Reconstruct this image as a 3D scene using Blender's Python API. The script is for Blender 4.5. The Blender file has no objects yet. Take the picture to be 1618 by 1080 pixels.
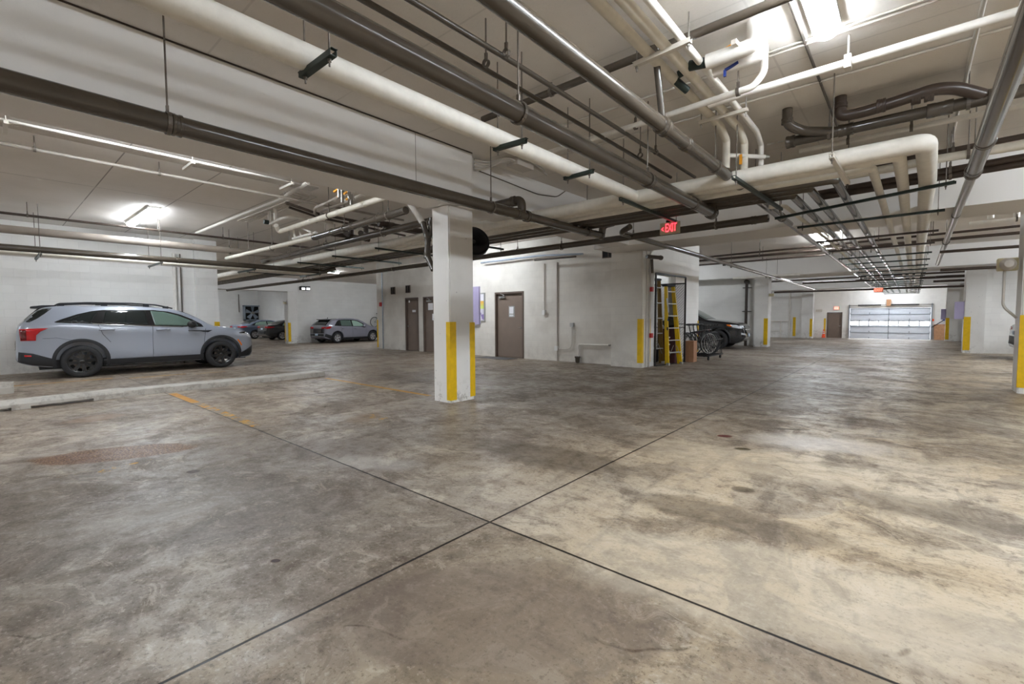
import bpy, bmesh, math, random
from mathutils import Vector, Matrix
random.seed(7)
PI=math.pi
sc=bpy.context.scene
COL=sc.collection
# ---------------------------------------------------------------- camera
F,CX,CY,H=724.0,809.0,540.0,1.33
RX=Vector((0.75568526,0.65491502,-0.00510876))     # camera right, in world axes
DN=Vector((0.030726,-0.0432434,-0.99859197))        # camera down
FW=Vector((-0.6542138,0.75446426,-0.05280132))      # camera forward
CAM=Vector((0,0,H))
def at(px,py,x=None,y=None,z=None):
    """world point of a photo pixel on the plane x=, y= or z="""
    r=RX*(px-CX)+DN*(py-CY)+FW*F
    if x is not None: t=(x-CAM.x)/r.x
    elif y is not None: t=(y-CAM.y)/r.y
    else: t=(z-CAM.z)/r.z
    return CAM+r*t
cd=bpy.data.cameras.new('camera'); cam=bpy.data.objects.new('camera',cd); COL.objects.link(cam)
cd.sensor_width=36; cd.lens=F*36/1618; cd.clip_start=.05; cd.clip_end=200
m=Matrix((( RX.x,-DN.x,-FW.x,0),(RX.y,-DN.y,-FW.y,0),(RX.z,-DN.z,-FW.z,H),(0,0,0,1)))
cam.matrix_world=m; sc.camera=cam
sc.view_settings.view_transform='Standard'; sc.view_settings.look='None'; sc.view_settings.gamma=1
sc.view_settings.use_curve_mapping=False; sc.view_settings.exposure=2.9
w=bpy.data.worlds.new('world'); sc.world=w; w.use_nodes=True
w.node_tree.nodes['Background'].inputs[0].default_value=(.6,.62,.66,1)
w.node_tree.nodes['Background'].inputs[1].default_value=.3
sc.cycles.max_bounces=7; sc.cycles.diffuse_bounces=5; sc.cycles.glossy_bounces=3; sc.cycles.transmission_bounces=2; sc.cycles.adaptive_threshold=.1; sc.cycles.caustics_reflective=False; sc.cycles.caustics_refractive=False

def sm(t): t=max(0,min(1,t)); return t*t*(3-2*t)
def fz(x,y):
    z=-.18*sm((-x-18)/9)*1.0
    if y>30: z-=.5*((min(y,46.5)-30)/16.5)**1.5
    return z
# ---------------------------------------------------------------- materials
def srgb(r,g,b):
    f=lambda c:(c/255/12.92) if c/255<=.04045 else ((c/255+.055)/1.055)**2.4
    return (f(r),f(g),f(b),1)
class NT:
    def __init__(s,name):
        s.m=bpy.data.materials.new(name); s.m.use_nodes=True; s.t=s.m.node_tree; s.n=s.t.nodes
        s.b=s.n['Principled BSDF']; s.out=s.n['Material Output']
    def node(s,k,**kw):
        n=s.n.new(k)
        for a,v in kw.items(): setattr(n,a,v)
        return n
    def link(s,a,b): s.t.links.new(a,b)
    def put(s,sock,v):
        if isinstance(v,(int,float,tuple,list)): sock.default_value=v
        else: s.link(v,sock)
    def math(s,op,a,b=0,c=0,clamp=False):
        n=s.node('ShaderNodeMath',operation=op); n.use_clamp=clamp
        s.put(n.inputs[0],a); s.put(n.inputs[1],b)
        if op in('COMPARE','MULTIPLY_ADD','SMOOTH_MIN','WRAP'): s.put(n.inputs[2],c)
        return n.outputs[0]
    def mix(s,f,a,b,blend='MIX'):
        n=s.node('ShaderNodeMix',data_type='RGBA',blend_type=blend)
        s.put(n.inputs[0],f); s.put(n.inputs[6],a); s.put(n.inputs[7],b); return n.outputs[2]
    def pos(s):
        g=s.node('ShaderNodeNewGeometry'); return g.outputs['Position']
    def obj(s):
        g=s.node('ShaderNodeTexCoord'); return g.outputs['Object']
    def sep(s,v):
        n=s.node('ShaderNodeSeparateXYZ'); s.link(v,n.inputs[0]); return n.outputs
    def comb(s,x,y,z=0):
        n=s.node('ShaderNodeCombineXYZ'); s.put(n.inputs[0],x);s.put(n.inputs[1],y);s.put(n.inputs[2],z); return n.outputs[0]
    def noise(s,v,scale,detail=4,rough=.55,dist=0):
        n=s.node('ShaderNodeTexNoise'); n.noise_dimensions=getattr(s,'dims','3D'); s.link(v,n.inputs['Vector']); n.inputs['Scale'].default_value=scale
        n.inputs['Detail'].default_value=detail; n.inputs['Roughness'].default_value=rough; n.inputs['Distortion'].default_value=dist
        return n.outputs['Fac']
    def ramp(s,f,lo,hi,a=0.,b=1.):
        n=s.node('ShaderNodeMapRange'); n.interpolation_type='SMOOTHSTEP'
        s.put(n.inputs[0],f); s.put(n.inputs[1],lo); s.put(n.inputs[2],hi); s.put(n.inputs[3],a); s.put(n.inputs[4],b); return n.outputs[0]
    def bump(s,h,strength=.3,dist=.01):
        n=s.node('ShaderNodeBump'); n.inputs['Strength'].default_value=strength; n.inputs['Distance'].default_value=dist
        s.link(h,n.inputs['Height']); s.link(n.outputs[0],s.b.inputs['Normal']); return n
    def set(s,**k):
        al=dict(col='Base Color',rough='Roughness',metal='Metallic',spec='Specular IOR Level',coat='Coat Weight',crough='Coat Roughness',trans='Transmission Weight',ior='IOR',emit='Emission Color',es='Emission Strength',alpha='Alpha')
        for a,v in k.items(): s.put(s.b.inputs[al[a]],v)
        return s
def simple(name,col,rough=.5,metal=0,spec=.5,coat=0,var=.0,scale=6,bump=0):
    t=NT(name); t.set(rough=rough,metal=metal,spec=spec,coat=coat)
    if var:
        n=t.noise(t.obj(),scale,5); d=tuple(max(0,c*(1-var)) for c in col[:3])+(1,); e=tuple(min(1,c*(1+var)) for c in col[:3])+(1,)
        t.set(col=t.mix(t.ramp(n,.3,.7),d,e))
        if bump: t.bump(n,bump,.01)
    else: t.set(col=col)
    return t.m
def emis(name,col,s):
    t=NT(name); t.set(col=(.8,.8,.8,1),emit=col,es=s); return t.m
M={}
# painted block wall
def blockwall(name,base,dark,spots=.0,stain=.5):
    t=NT(name); p=t.pos(); x,y,z=t.sep(p)
    u=t.math('ADD',x,y); v=t.comb(u,z,0)
    br=t.node('ShaderNodeTexBrick'); t.link(v,br.inputs['Vector'])
    br.inputs['Scale'].default_value=1; br.inputs['Mortar Size'].default_value=.006; br.inputs['Mortar Smooth'].default_value=.6
    br.inputs['Brick Width'].default_value=.4; br.inputs['Row Height'].default_value=.2; br.offset=.5
    br.inputs['Color1'].default_value=(1,1,1,1); br.inputs['Color2'].default_value=(.94,.94,.94,1); br.inputs['Mortar'].default_value=(.86,.86,.86,1)
    big=t.noise(p,.8,4,.6); fine=t.noise(p,28,3,.6)
    c=t.mix(t.math('MULTIPLY',t.ramp(big,.35,.75),stain),base,dark)
    c=t.mix(.6,c,br.outputs['Color'],'MULTIPLY')
    low=t.math('MULTIPLY',t.ramp(z,.0,.55,1,0),t.ramp(t.noise(p,3.5,5,.7),.35,.7))
    c=t.mix(t.math('MULTIPLY',low,.4),c,(.30,.27,.24,1))
    t.set(col=c,rough=.6,spec=.3)
    h=t.math('ADD',t.math('MULTIPLY',br.outputs['Fac'],-1),t.math('MULTIPLY',fine,.5))
    t.bump(h,.35,.004); return t.m
M['block']=blockwall('painted_block',(.89,.88,.855,1),(.78,.76,.73,1))
M['block_worn']=blockwall('painted_block_worn',(.76,.73,.675,1),(.58,.54,.485,1),stain=.85)
def conc_paint(name,base,dark,holes=True):
    t=NT(name); p=t.pos(); x,y,z=t.sep(p)
    big=t.noise(p,1.2,5,.6); fine=t.noise(p,30,3,.6)
    c=t.mix(t.math('MULTIPLY',t.ramp(big,.4,.75),.5),base,dark)
    if holes:
        vo=t.node('ShaderNodeTexVoronoi'); t.link(p,vo.inputs['Vector']); vo.inputs['Scale'].default_value=9; vo.inputs['Randomness'].default_value=1
        pit=t.math('MULTIPLY',t.ramp(vo.outputs['Distance'],.05,.10,1,0),t.ramp(t.noise(p,2.3,2),.5,.56))
        c=t.mix(t.math('MULTIPLY',pit,.65),c,(.16,.14,.12,1))
    low=t.math('MULTIPLY',t.ramp(z,.0,.45,1,0),t.ramp(t.noise(p,7,5,.7),.5,.62))
    c=t.mix(t.math('MULTIPLY',low,.6),c,(.28,.25,.22,1))
    t.set(col=c,rough=.55,spec=.35); t.bump(fine,.15,.006); return t.m
M['conc']=conc_paint('painted_concrete',(.80,.785,.76,1),(.66,.64,.605,1))
M['beam']=conc_paint('painted_beam',(.86,.845,.825,1),(.80,.78,.76,1),False)
# ceiling : painted deck with form lines
t=NT('painted_ceiling'); p=t.pos(); x,y,z=t.sep(p)
def line(v,off,per,wd):
    a=t.math('WRAP',t.math('SUBTRACT',v,off),-per/2,per/2); a=t.math('ABSOLUTE',a); return t.ramp(a,wd,wd*2,1,0)
def mx(a,b): return t.math('MAXIMUM',a,b)
g=mx(line(x,-11.45,5.2,.006),line(y,1.47,1.25,.006))
g=t.math('MULTIPLY',g,t.ramp(x,-6.5,-6.,1,.25))
g=t.math('MULTIPLY',g,t.ramp(t.noise(p,.9,2),.3,.5,.5,1))
n1=t.noise(p,.7,5,.6); n2=t.noise(p,40,3,.6)
c=t.mix(t.ramp(n1,.3,.75),(.84,.80,.755,1),(.76,.72,.67,1))
sp=t.math('MULTIPLY',t.ramp(t.noise(p,60,2,.7),.66,.74),.35); c=t.mix(sp,c,(.30,.27,.24,1))
c=t.mix(t.math('MULTIPLY',g,.7),c,(.16,.14,.125,1)); t.set(col=c,rough=.85,spec=.15); t.bump(n2,.25,.006); M['ceil']=t.m
# floor
def floor_mat():
    global t
    t=NT('floor_concrete'); p=t.pos(); x,y,z=t.sep(p)
    wx=t.math('ADD',x,t.math('MULTIPLY',t.math('SUBTRACT',t.noise(p,.6,3),.5),1.6))
    wy=t.math('ADD',y,t.math('MULTIPLY',t.math('SUBTRACT',t.noise(p,.7,3),.5),1.6))
    pw=t.comb(wx,wy,0)
    beige=(.60,.52,.415,1); lite=(.70,.64,.545,1); grey=(.38,.345,.31,1); dark=(.20,.18,.162,1); brown=(.37,.30,.235,1)
    nA=t.noise(pw,.35,6,.62); nB=t.noise(pw,1.3,6,.68); nC=t.noise(p,7,6,.75); nD=t.noise(p,45,3,.7)
    # zones: beige towards the right, grey towards the left
    side=t.ramp(t.math('ADD',wx,t.math('MULTIPLY',wy,-.18)),-4.4,-1.2)
    c=t.mix(side,grey,beige)
    c=t.mix(t.ramp(nA,.44,.60),c,t.mix(side,(.48,.45,.42,1),lite))
    lb=t.math('MULTIPLY',t.ramp(wx,-8,-5,1,0),.6); c=t.mix(lb,c,(.52,.46,.395,1))
    # blotches with crisp borders where sealer has worn
    b1=t.noise(pw,.55,3,.5,1.2); b2=t.noise(pw,1.1,3,.55,1.5)
    c=t.mix(t.math('MULTIPLY',t.ramp(b1,.535,.55),.42),c,(.31,.285,.265,1))
    c=t.mix(t.math('MULTIPLY',t.ramp(b2,.585,.60),.38),c,(.27,.25,.235,1))
    c=t.mix(t.math('MULTIPLY',t.ramp(b2,.39,.375),.30),c,lite)
    ql=t.math('MULTIPLY',t.math('LESS_THAN',x,-2.03),t.math('LESS_THAN',y,2.11)); c=t.mix(t.math('MULTIPLY',ql,t.ramp(x,-7,-4.5,0,.50)),c,(.27,.25,.235,1))
    qb=t.math('MULTIPLY',t.math('GREATER_THAN',x,-2.03),t.math('LESS_THAN',y,2.11)); c=t.mix(t.math('MULTIPLY',qb,t.ramp(x,-.2,-1.0,.1,.55)),c,(.36,.32,.275,1))
    # dark drive lane that crosses in front of the doors
    lane=t.math('MULTIPLY',t.ramp(wy,5.2,7.2),t.ramp(wy,9.8,12.5,1,0)); lane=t.math('MULTIPLY',lane,t.ramp(nB,.36,.60,.4,1))
    c=t.mix(t.math('MULTIPLY',lane,.55),c,dark)
    band=t.math('ABSOLUTE',t.math('SUBTRACT',wy,6.1)); band=t.math('MULTIPLY',t.ramp(band,.1,.8,1,0),t.ramp(t.noise(pw,.9,5,.7),.44,.56))
    band=t.math('MULTIPLY',band,t.ramp(x,-5.5,-3.5)); c=t.mix(t.math('MULTIPLY',band,.6),c,dark)
    sv=t.comb(t.math('MULTIPLY',x,3.2),t.math('MULTIPLY',y,.45),0); st=t.noise(sv,1.0,5,.65,.6)
    c=t.mix(t.math('MULTIPLY',t.ramp(st,.52,.68),.50),c,(.24,.22,.205,1))
    sv2=t.comb(t.math('MULTIPLY',x,.5),t.math('MULTIPLY',y,3.0),0); s2=t.noise(sv2,1.0,5,.65,.8)
    c=t.mix(t.math('MULTIPLY',t.ramp(s2,.54,.68),.45),c,(.22,.20,.185,1))
    c=t.mix(t.math('MULTIPLY',t.ramp(s2,.28,.42,1,0),.40),c,lite)
    sv3=t.comb(t.math('ADD',t.math('MULTIPLY',x,2.2),t.math('MULTIPLY',y,2.2)),t.math('MULTIPLY',t.math('SUBTRACT',x,y),14),0); s3=t.noise(sv3,.8,4,.7,.5)
    c=t.mix(t.math('MULTIPLY',t.math('MULTIPLY',t.ramp(s3,.54,.66),t.ramp(x,-1,-3.5)),.35),c,(.50,.48,.46,1))
    # curved tyre scuffs
    for (ax,ay,r0,wd,amt) in ((-9.5,-3.2,6.9,.10,.40),(-9.6,-3.4,7.5,.07,.35),(-9.5,-3.2,5.4,.08,.30),(5.5,6.2,6.1,.08,.40),(3.2,-3.5,6.3,.07,.30),(-.2,11.0,6.9,.09,.35)):
        d=t.math('SQRT',t.math('ADD',t.math('POWER',t.math('SUBTRACT',x,ax),2),t.math('POWER',t.math('SUBTRACT',y,ay),2)))
        d=t.math('ABSOLUTE',t.math('SUBTRACT',d,r0)); k=t.math('MULTIPLY',t.ramp(d,wd*.3,wd*1.6,1,0),t.ramp(nB,.42,.58))
        c=t.mix(t.math('MULTIPLY',k,amt),c,(.17,.16,.15,1))
    # mottling and pitting
    c=t.mix(t.math('MULTIPLY',t.ramp(nB,.50,.62),.60),c,(.25,.225,.205,1))
    nE=t.noise(t.comb(t.math('MULTIPLY',wx,2.2),t.math('MULTIPLY',wy,4.2),0),1.6,6,.72,.4); c=t.mix(t.math('MULTIPLY',t.ramp(nE,.54,.60),.30),c,(.27,.24,.215,1)); c=t.mix(t.math('MULTIPLY',t.ramp(nE,.43,.39),.30),c,(.72,.66,.58,1))
    c=t.mix(t.math('MULTIPLY',t.ramp(nC,.50,.66),.52),c,(.22,.20,.185,1))
    c=t.mix(t.math('MULTIPLY',t.ramp(nC,.30,.46,1,0),.38),c,(.72,.68,.62,1))
    c=t.mix(t.math('MULTIPLY',t.ramp(nD,.56,.66),.42),c,(.14,.13,.12,1))
    c=t.mix(t.math('MULTIPLY',t.ramp(nD,.34,.44,1,0),.25),c,(.75,.72,.66,1))
    # worn patches, spots and painted sheen (own shapes)
    def ell(cx,cy,ax,ay,ang,soft=.25,nz=.35,ns=3.):
        dx=t.math('SUBTRACT',x,cx); dy=t.math('SUBTRACT',y,cy); ca,sa=math.cos(ang),math.sin(ang)
        u=t.math('ADD',t.math('MULTIPLY',dx,ca/ax),t.math('MULTIPLY',dy,sa/ax))
        v=t.math('ADD',t.math('MULTIPLY',dx,-sa/ay),t.math('MULTIPLY',dy,ca/ay))
        d=t.math('SQRT',t.math('ADD',t.math('MULTIPLY',u,u),t.math('MULTIPLY',v,v)))
        d=t.math('ADD',d,t.math('MULTIPLY',t.math('SUBTRACT',t.noise(p,ns,5,.65),.5),nz*2))
        return t.ramp(d,1-soft,1+soft*.3,1,0)
    agg=t.mix(t.ramp(t.noise(p,55,3,.7),.42,.58),(.17,.12,.095,1),(.40,.31,.245,1))
    e=ell(-5.93,.82,.68,.30,1.05,.12,.25,3); c=t.mix(e,c,agg)
    e2=ell(-8.3,.95,.26,.36,.2,.4,.5); c=t.mix(t.math('MULTIPLY',e2,.6),c,(.40,.31,.25,1))
    e3=ell(-5.5,3.3,.22,.34,.4,.4,.5); c=t.mix(t.math('MULTIPLY',e3,.55),c,(.33,.27,.22,1))
    for (cx,cy,a,b,col,am) in ((-1.23,4.95,.085,.055,(.05,.055,.055,1),.9),(-1.52,5.37,.085,.06,(.20,.11,.075,1),.85),(-.93,3.78,.09,.07,(.14,.135,.13,1),.6),(-1.6,7.15,.10,.07,(.12,.115,.11,1),.6),(-4.7,1.15,.06,.05,(.13,.11,.10,1),.7),(-2.6,1.0,.03,.02,(.12,.09,.07,1),.8),(-1.0,6.2,.20,.04,(.12,.11,.10,1),.6)):
        c=t.mix(t.math('MULTIPLY',ell(cx,cy,a,b,.5,.25,.25,14),am),c,col)
    for (cx,cy,a_,b_,an,am) in ((-1.32,1.50,.74,.46,.72,.42),(-.15,1.9,.5,.3,.9,.30),(.62,2.6,.8,.36,.3,.26),(-1.55,1.3,.8,.36,.7,.30)):
        c=t.mix(t.math('MULTIPLY',ell(cx,cy,a_,b_,an,.05,.45,1.6),am),c,(.30,.27,.25,1))
    for (cx,cy,a_,b_,an,am,col,sf,nz_) in ((-2.6,3.5,1.1,.34,.12,.60,(.20,.185,.17,1),.35,.5),(-.9,3.18,.75,.20,.05,.50,(.25,.23,.21,1),.25,.5),(.25,4.2,.6,.3,.1,.40,(.24,.22,.20,1),.3,.5),(-4.4,2.35,.7,.45,.6,.45,(.25,.23,.22,1),.5,.4),(-3.2,1.2,.8,.25,1.2,.35,(.24,.22,.21,1),.4,.4),
        (-.65,5.7,.75,.4,.3,.55,(.78,.75,.71,1),.6,.4),(-3.85,.75,.85,.40,1.3,.28,(.62,.60,.58,1),.8,.9),(-3.7,2.3,.5,.22,.5,.40,(.64,.63,.61,1),.5,.5),(-1.1,4.6,1.1,.5,.1,.35,(.72,.65,.54,1),.4,.5),(-.5,2.5,1.2,.45,.3,.40,(.74,.69,.60,1),.25,.4),(-2.9,5.0,1.0,.3,-.3,.4,(.25,.23,.21,1),.4,.5)):  # first three pale ellipses: lamp sheen painted into the worn floor colour
        c=t.mix(t.math('MULTIPLY',ell(cx,cy,a_,b_,an,sf,nz_,2.3),am),c,col)
    # painted lines, worn
    def rect(x0,x1,y0,y1,wear,amt=1):
        a=t.math('MULTIPLY',t.math('GREATER_THAN',x,x0),t.math('LESS_THAN',x,x1)); b=t.math('MULTIPLY',t.math('GREATER_THAN',y,y0),t.math('LESS_THAN',y,y1))
        k=t.math('MULTIPLY',a,b); return t.math('MULTIPLY',t.math('MULTIPLY',k,t.ramp(t.noise(p,5,6,.7),wear,wear+.06)),amt)
    yel=(.72,.42,.09,1)
    for r in ((-10.0,-8.6,2.12,2.24,.34,.9),(-8.6,-6.1,2.12,2.24,.50,.8),(-9.85,-6.2,4.93,5.03,.25,.75),(-13.75,-13.64,.25,1.88,.25,.8),(-13.42,-13.32,2.1,3.2,.3,.55),(-13.2,-13.1,3.35,4.0,.4,.4),(-5.42,-5.28,.35,1.0,.52,.8),(-5.6,-5.2,3.35,3.5,.5,.5)):
        c=t.mix(rect(*r),c,yel)
    for r in ((-9,-5.9,22.5,22.6,.3,.7),(-9,-5,33.5,33.6,.3,.8),(-8,-7.9,31,35,.3,.8)):
        c=t.mix(rect(*r),c,yel)
    # saw-cut joints
    def jl(v,o,wd=.006): return t.ramp(t.math('ABSOLUTE',t.math('SUBTRACT',v,o)),wd*.6,wd*1.6,1,0)
    wob=t.math('MULTIPLY',t.math('SUBTRACT',t.noise(p,2.5,2),.5),.012)
    X=t.math('ADD',x,wob); Y=t.math('ADD',y,wob)
    j=t.math('MAXIMUM',jl(X,-2.03,.007),jl(Y,2.11,.007))
    for v,o in ((Y,11.6),(Y,23.2),(X,-7.9),(X,3.8),(Y,-3.6),(X,-13.8),(Y,6.9)): j=t.math('MAXIMUM',j,t.math('MULTIPLY',jl(v,o,.007),.6))
    cr=t.node('ShaderNodeTexVoronoi',feature='DISTANCE_TO_EDGE'); t.link(pw,cr.inputs['Vector']); cr.inputs['Scale'].default_value=.28
    ck=t.math('MULTIPLY',t.ramp(cr.outputs['Distance'],.0005,.003,1,0),t.ramp(nB,.5,.6))
    c=t.mix(t.math('MULTIPLY',ck,.45),c,(.10,.09,.08,1))
    c=t.mix(t.math('MULTIPLY',j,.85),c,(.06,.045,.036,1))
    rg=t.ramp(nB,.3,.7,.30,.52); rg=t.math('ADD',rg,t.math('MULTIPLY',t.ramp(nC,.4,.7),.14)); rg=t.math('ADD',rg,t.math('MULTIPLY',e,.0),clamp=True)
    hs=t.node('ShaderNodeHueSaturation'); hs.inputs['Value'].default_value=.73; hs.inputs['Saturation'].default_value=1.10; t.link(c,hs.inputs['Color']); c=t.mix(1,hs.outputs[0],(1.0,.975,.955,1),'MULTIPLY'); bc=t.node('ShaderNodeBrightContrast'); bc.inputs['Contrast'].default_value=.24; bc.inputs['Bright'].default_value=-.01; t.link(c,bc.inputs['Color']); c=bc.outputs[0]
    t.set(col=c,rough=rg,spec=.42)
    h=t.math('ADD',t.math('MULTIPLY',nC,.5),t.math('MULTIPLY',nD,.5)); h=t.math('SUBTRACT',h,t.math('MULTIPLY',j,2.0)); t.bump(h,.16,.006)
    return t.m
M['floor']=floor_mat()
M['brown']=simple('brown_pipe_paint',srgb(76,68,59),.24,0,.55,.3,.10,3)
M['greige']=simple('lamplit_pipe_paint',srgb(158,148,138),.35,0,.5,.15,.10,3)  # brown pipe paint lightened, with the lamp highlight blended into its colour
M['brown_dark']=simple('dark_brown_pipe',srgb(66,54,47),.35,0,.5,.15,.10,5)
M['white_pipe']=simple('white_pipe_paint',srgb(232,228,221),.38,0,.5,.1,.06,8,.1)
M['insul']=simple('insulation_jacket',srgb(228,224,215),.5,0,.45,0,.05,9,.35)
M['cream']=simple('cream_insulation',srgb(222,216,203),.55,0,.4,0,.06,9,.3)
M['steel']=simple('bright_steel',srgb(150,146,140),.35,.8,.5,0,.08,30)
M['rod']=simple('dull_steel_rod',srgb(112,104,96),.45,.5,.5,0,.12,30)
M['strut']=simple('dark_green_strut',srgb(46,58,54),.4,.3,.5,0,.1,20)
M['strutw']=simple('white_painted_strut',srgb(214,208,198),.45,0,.5,0,.05,20)
M['yellow']=simple('yellow_guard',srgb(226,184,10),.5,0,.4,0,.07,10,.1)
M['black']=simple('black_plastic',(.012,.012,.013,1),.45,0,.4)
M['blackmetal']=simple('black_metal',(.02,.02,.022,1),.4,.2,.5)
M['rubber']=simple('rubber',(.03,.03,.032,1),.75,0,.3,0,.1,20)
M['chrome']=simple('chrome',(.8,.8,.82,1),.12,1)
M['doorp']=simple('brown_door_paint',srgb(124,109,98),.42,0,.5,0,.04,4,.05)
M['frame']=simple('brown_frame_paint',srgb(98,84,75),.42,0,.5,0,.04,4)
M['paper']=simple('paper',srgb(232,232,236),.6)
M['dark']=simple('dark_void',(.01,.009,.008,1),.8)
M['red']=simple('red_paint',srgb(190,40,38),.4)
M['orange']=simple('orange_plastic',srgb(255,86,30),.45)
M['orangel']=simple('orange_handle',srgb(240,165,40),.4)
M['blue']=simple('blue_plastic',srgb(40,60,130),.4)
M['wood']=simple('plywood',srgb(176,132,98),.6,0,.3,0,.12,8)
M['lilac']=simple('lilac_sign',srgb(172,164,196),.5,0,.4,0,.03,4)
M['stop']=conc_paint('precast_concrete',(.50,.475,.43,1),(.36,.34,.30,1))
M['lamp']=emis('lamp_lens',(.87,.935,1.0,1),10.5)
M['housing']=simple('white_enamel',srgb(228,228,226),.4)
M['day']=emis('daylit_pane',(1.0,.96,.94,1),4.0)
M['gdoor']=simple('white_door_panel',srgb(222,228,238),.45,0,.4,0,.03,3)
M['exitred']=emis('exit_letters',(1.0,.02,.05,1),.42)
M['exitface']=simple('exit_face',srgb(205,196,168),.5)
M['exitfar']=emis('exit_glow',(1.0,.10,.06,1),.55)
M['alu']=simple('aluminium',srgb(190,190,188),.32,.7)
M['galv']=simple('galvanised',srgb(150,160,172),.4,.5,.5,0,.08,12)
M['maroon']=simple('maroon_cabinet',srgb(62,22,28),.4)
M['fiber']=simple('yellow_fibreglass',srgb(228,190,14),.42,0,.5,0,.05,14)
M['oldfiber']=simple('aged_fibreglass',srgb(112,86,34),.5,0,.4,0,.12,14)
M['cable']=simple('grey_cable',srgb(206,200,192),.5)
M['greencable']=simple('white_conduit',srgb(196,190,180),.45)

# ---------------------------------------------------------------- object helpers
def props(o,label=None,cat=None,group=None,kind=None):
    if label: o['label']=label
    if cat: o['category']=cat
    if group: o['group']=group
    if kind: o['kind']=kind
    return o
def thing(name,label,cat,loc=(0,0,0),rotz=0,group=None):
    o=bpy.data.objects.new(name,None); COL.objects.link(o); o.location=loc; o.rotation_euler=(0,0,rotz)
    o.empty_display_size=.1; return props(o,label,cat,group)
def mesh(name,bm,mat,parent=None,smooth=False,world=False,mats=None):
    """links bm as ONE object; world=True: bm is in world coordinates, parent un-rotated"""
    if world and parent is not None:
        off=Vector(parent.location); pp=parent.parent
        while pp is not None: off=off+Vector(pp.location); pp=pp.parent
        bmesh.ops.translate(bm,verts=bm.verts,vec=-off)
    me=bpy.data.meshes.new(name); bmesh.ops.recalc_face_normals(bm,faces=bm.faces); bm.to_mesh(me); bm.free()
    if smooth:
        for f in me.polygons: f.use_smooth=True
        if smooth!=True:
            try: me.set_sharp_from_angle(angle=math.radians(smooth))
            except Exception: pass
    for mm in (mats or [mat]): me.materials.append(mm)
    o=bpy.data.objects.new(name,me); COL.objects.link(o)
    if parent is not None: o.parent=parent
    return o
def box(bm,a,b,rz=0,c=None,mi=0):
    a=Vector(a);b=Vector(b)
    vs=[]
    for zz in (a.z,b.z):
        for xx,yy in ((a.x,a.y),(b.x,a.y),(b.x,b.y),(a.x,b.y)): vs.append(bm.verts.new((xx,yy,zz)))
    fs=[(0,3,2,1),(4,5,6,7),(0,1,5,4),(1,2,6,5),(2,3,7,6),(3,0,4,7)]
    fl=[bm.faces.new([vs[i] for i in f]) for f in fs]
    for f in fl: f.material_index=mi
    if rz:
        bmesh.ops.rotate(bm,verts=vs,cent=c or (a+b)/2,matrix=Matrix.Rotation(rz,3,'Z'))
    return vs
def bar(bm,p,q,w,h,up=Vector((0,0,1))):
    p=Vector(p);q=Vector(q); d=(q-p).normalized()
    if abs(d.dot(up))>.99: up=Vector((0,1,0))
    s=d.cross(up).normalized(); u=s.cross(d).normalized()
    vs=[bm.verts.new(e+s*(w/2*i)+u*(h/2*j)) for e in (p,q) for i,j in ((-1,-1),(1,-1),(1,1),(-1,1))]
    for f in ((0,3,2,1),(4,5,6,7),(0,1,5,4),(1,2,6,5),(2,3,7,6),(3,0,4,7)): bm.faces.new([vs[i] for i in f])
    return vs
def round_path(pts,rad,n=6):
    pts=[Vector(p) for p in pts]; out=[pts[0]]
    for i in range(1,len(pts)-1):
        a,b,c=pts[i-1],pts[i],pts[i+1]; u=(a-b);v=(c-b); r=min(rad,u.length*.49,v.length*.49)
        if r<1e-4: out.append(b); continue
        u.normalize();v.normalize()
        if u.dot(v)<-.9995: out.append(b); continue
        p0=b+u*r;p1=b+v*r
        for k in range(n+1):
            s=k/n; out.append(p0*(1-s)**2+b*2*s*(1-s)+p1*s*s)
    out.append(pts[-1]); return out
def tube(bm,pts,r,seg=16,bend=None,caps=True,n=6):
    pts=round_path(pts,bend if bend is not None else r*3,n) if len(pts)>2 else [Vector(p) for p in pts]
    rs=r if isinstance(r,(list,tuple)) else [r]*len(pts)
    d=(pts[1]-pts[0]).normalized(); up=Vector((0,0,1)) if abs(d.z)<.9 else Vector((1,0,0))
    s=d.cross(up).normalized(); rings=[]
    for i,p in enumerate(pts):
        a=(pts[i]-pts[i-1]).normalized() if i else d
        b=(pts[i+1]-pts[i]).normalized() if i<len(pts)-1 else a
        tdir=(a+b).normalized() if (a+b).length>1e-6 else a
        s=(s-tdir*s.dot(tdir)).normalized(); u=tdir.cross(s)
        k=1/max(.5,math.sqrt(max(.01,(1+a.dot(b))/2)))
        rings.append([bm.verts.new(p+(s*math.cos(2*PI*j/seg)+u*math.sin(2*PI*j/seg))*rs[i]) for j in range(seg)])
    for i in range(len(rings)-1):
        for j in range(seg): bm.faces.new((rings[i][j],rings[i][(j+1)%seg],rings[i+1][(j+1)%seg],rings[i+1][j]))
    if caps: bm.faces.new(rings[0][::-1]); bm.faces.new(rings[-1])
def lathe(bm,prof,seg=24,c=(0,0,0),axis='z',caps=True):
    """prof: (radius, height) list"""
    rings=[]
    for r,h in prof:
        ring=[]
        for j in range(seg):
            a=2*PI*j/seg; v=(r*math.cos(a),r*math.sin(a),h)
            if axis=='x': v=(h,r*math.cos(a),r*math.sin(a))
            if axis=='y': v=(r*math.sin(a),h,r*math.cos(a))
            ring.append(bm.verts.new(Vector(v)+Vector(c)))
        rings.append(ring)
    for i in range(len(rings)-1):
        for j in range(seg): bm.faces.new((rings[i][j],rings[i][(j+1)%seg],rings[i+1][(j+1)%seg],rings[i+1][j]))
    if caps and prof[0][0]>1e-5: bm.faces.new(rings[0][::-1])
    if caps and prof[-1][0]>1e-5: bm.faces.new(rings[-1])
B=bmesh.new
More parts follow.
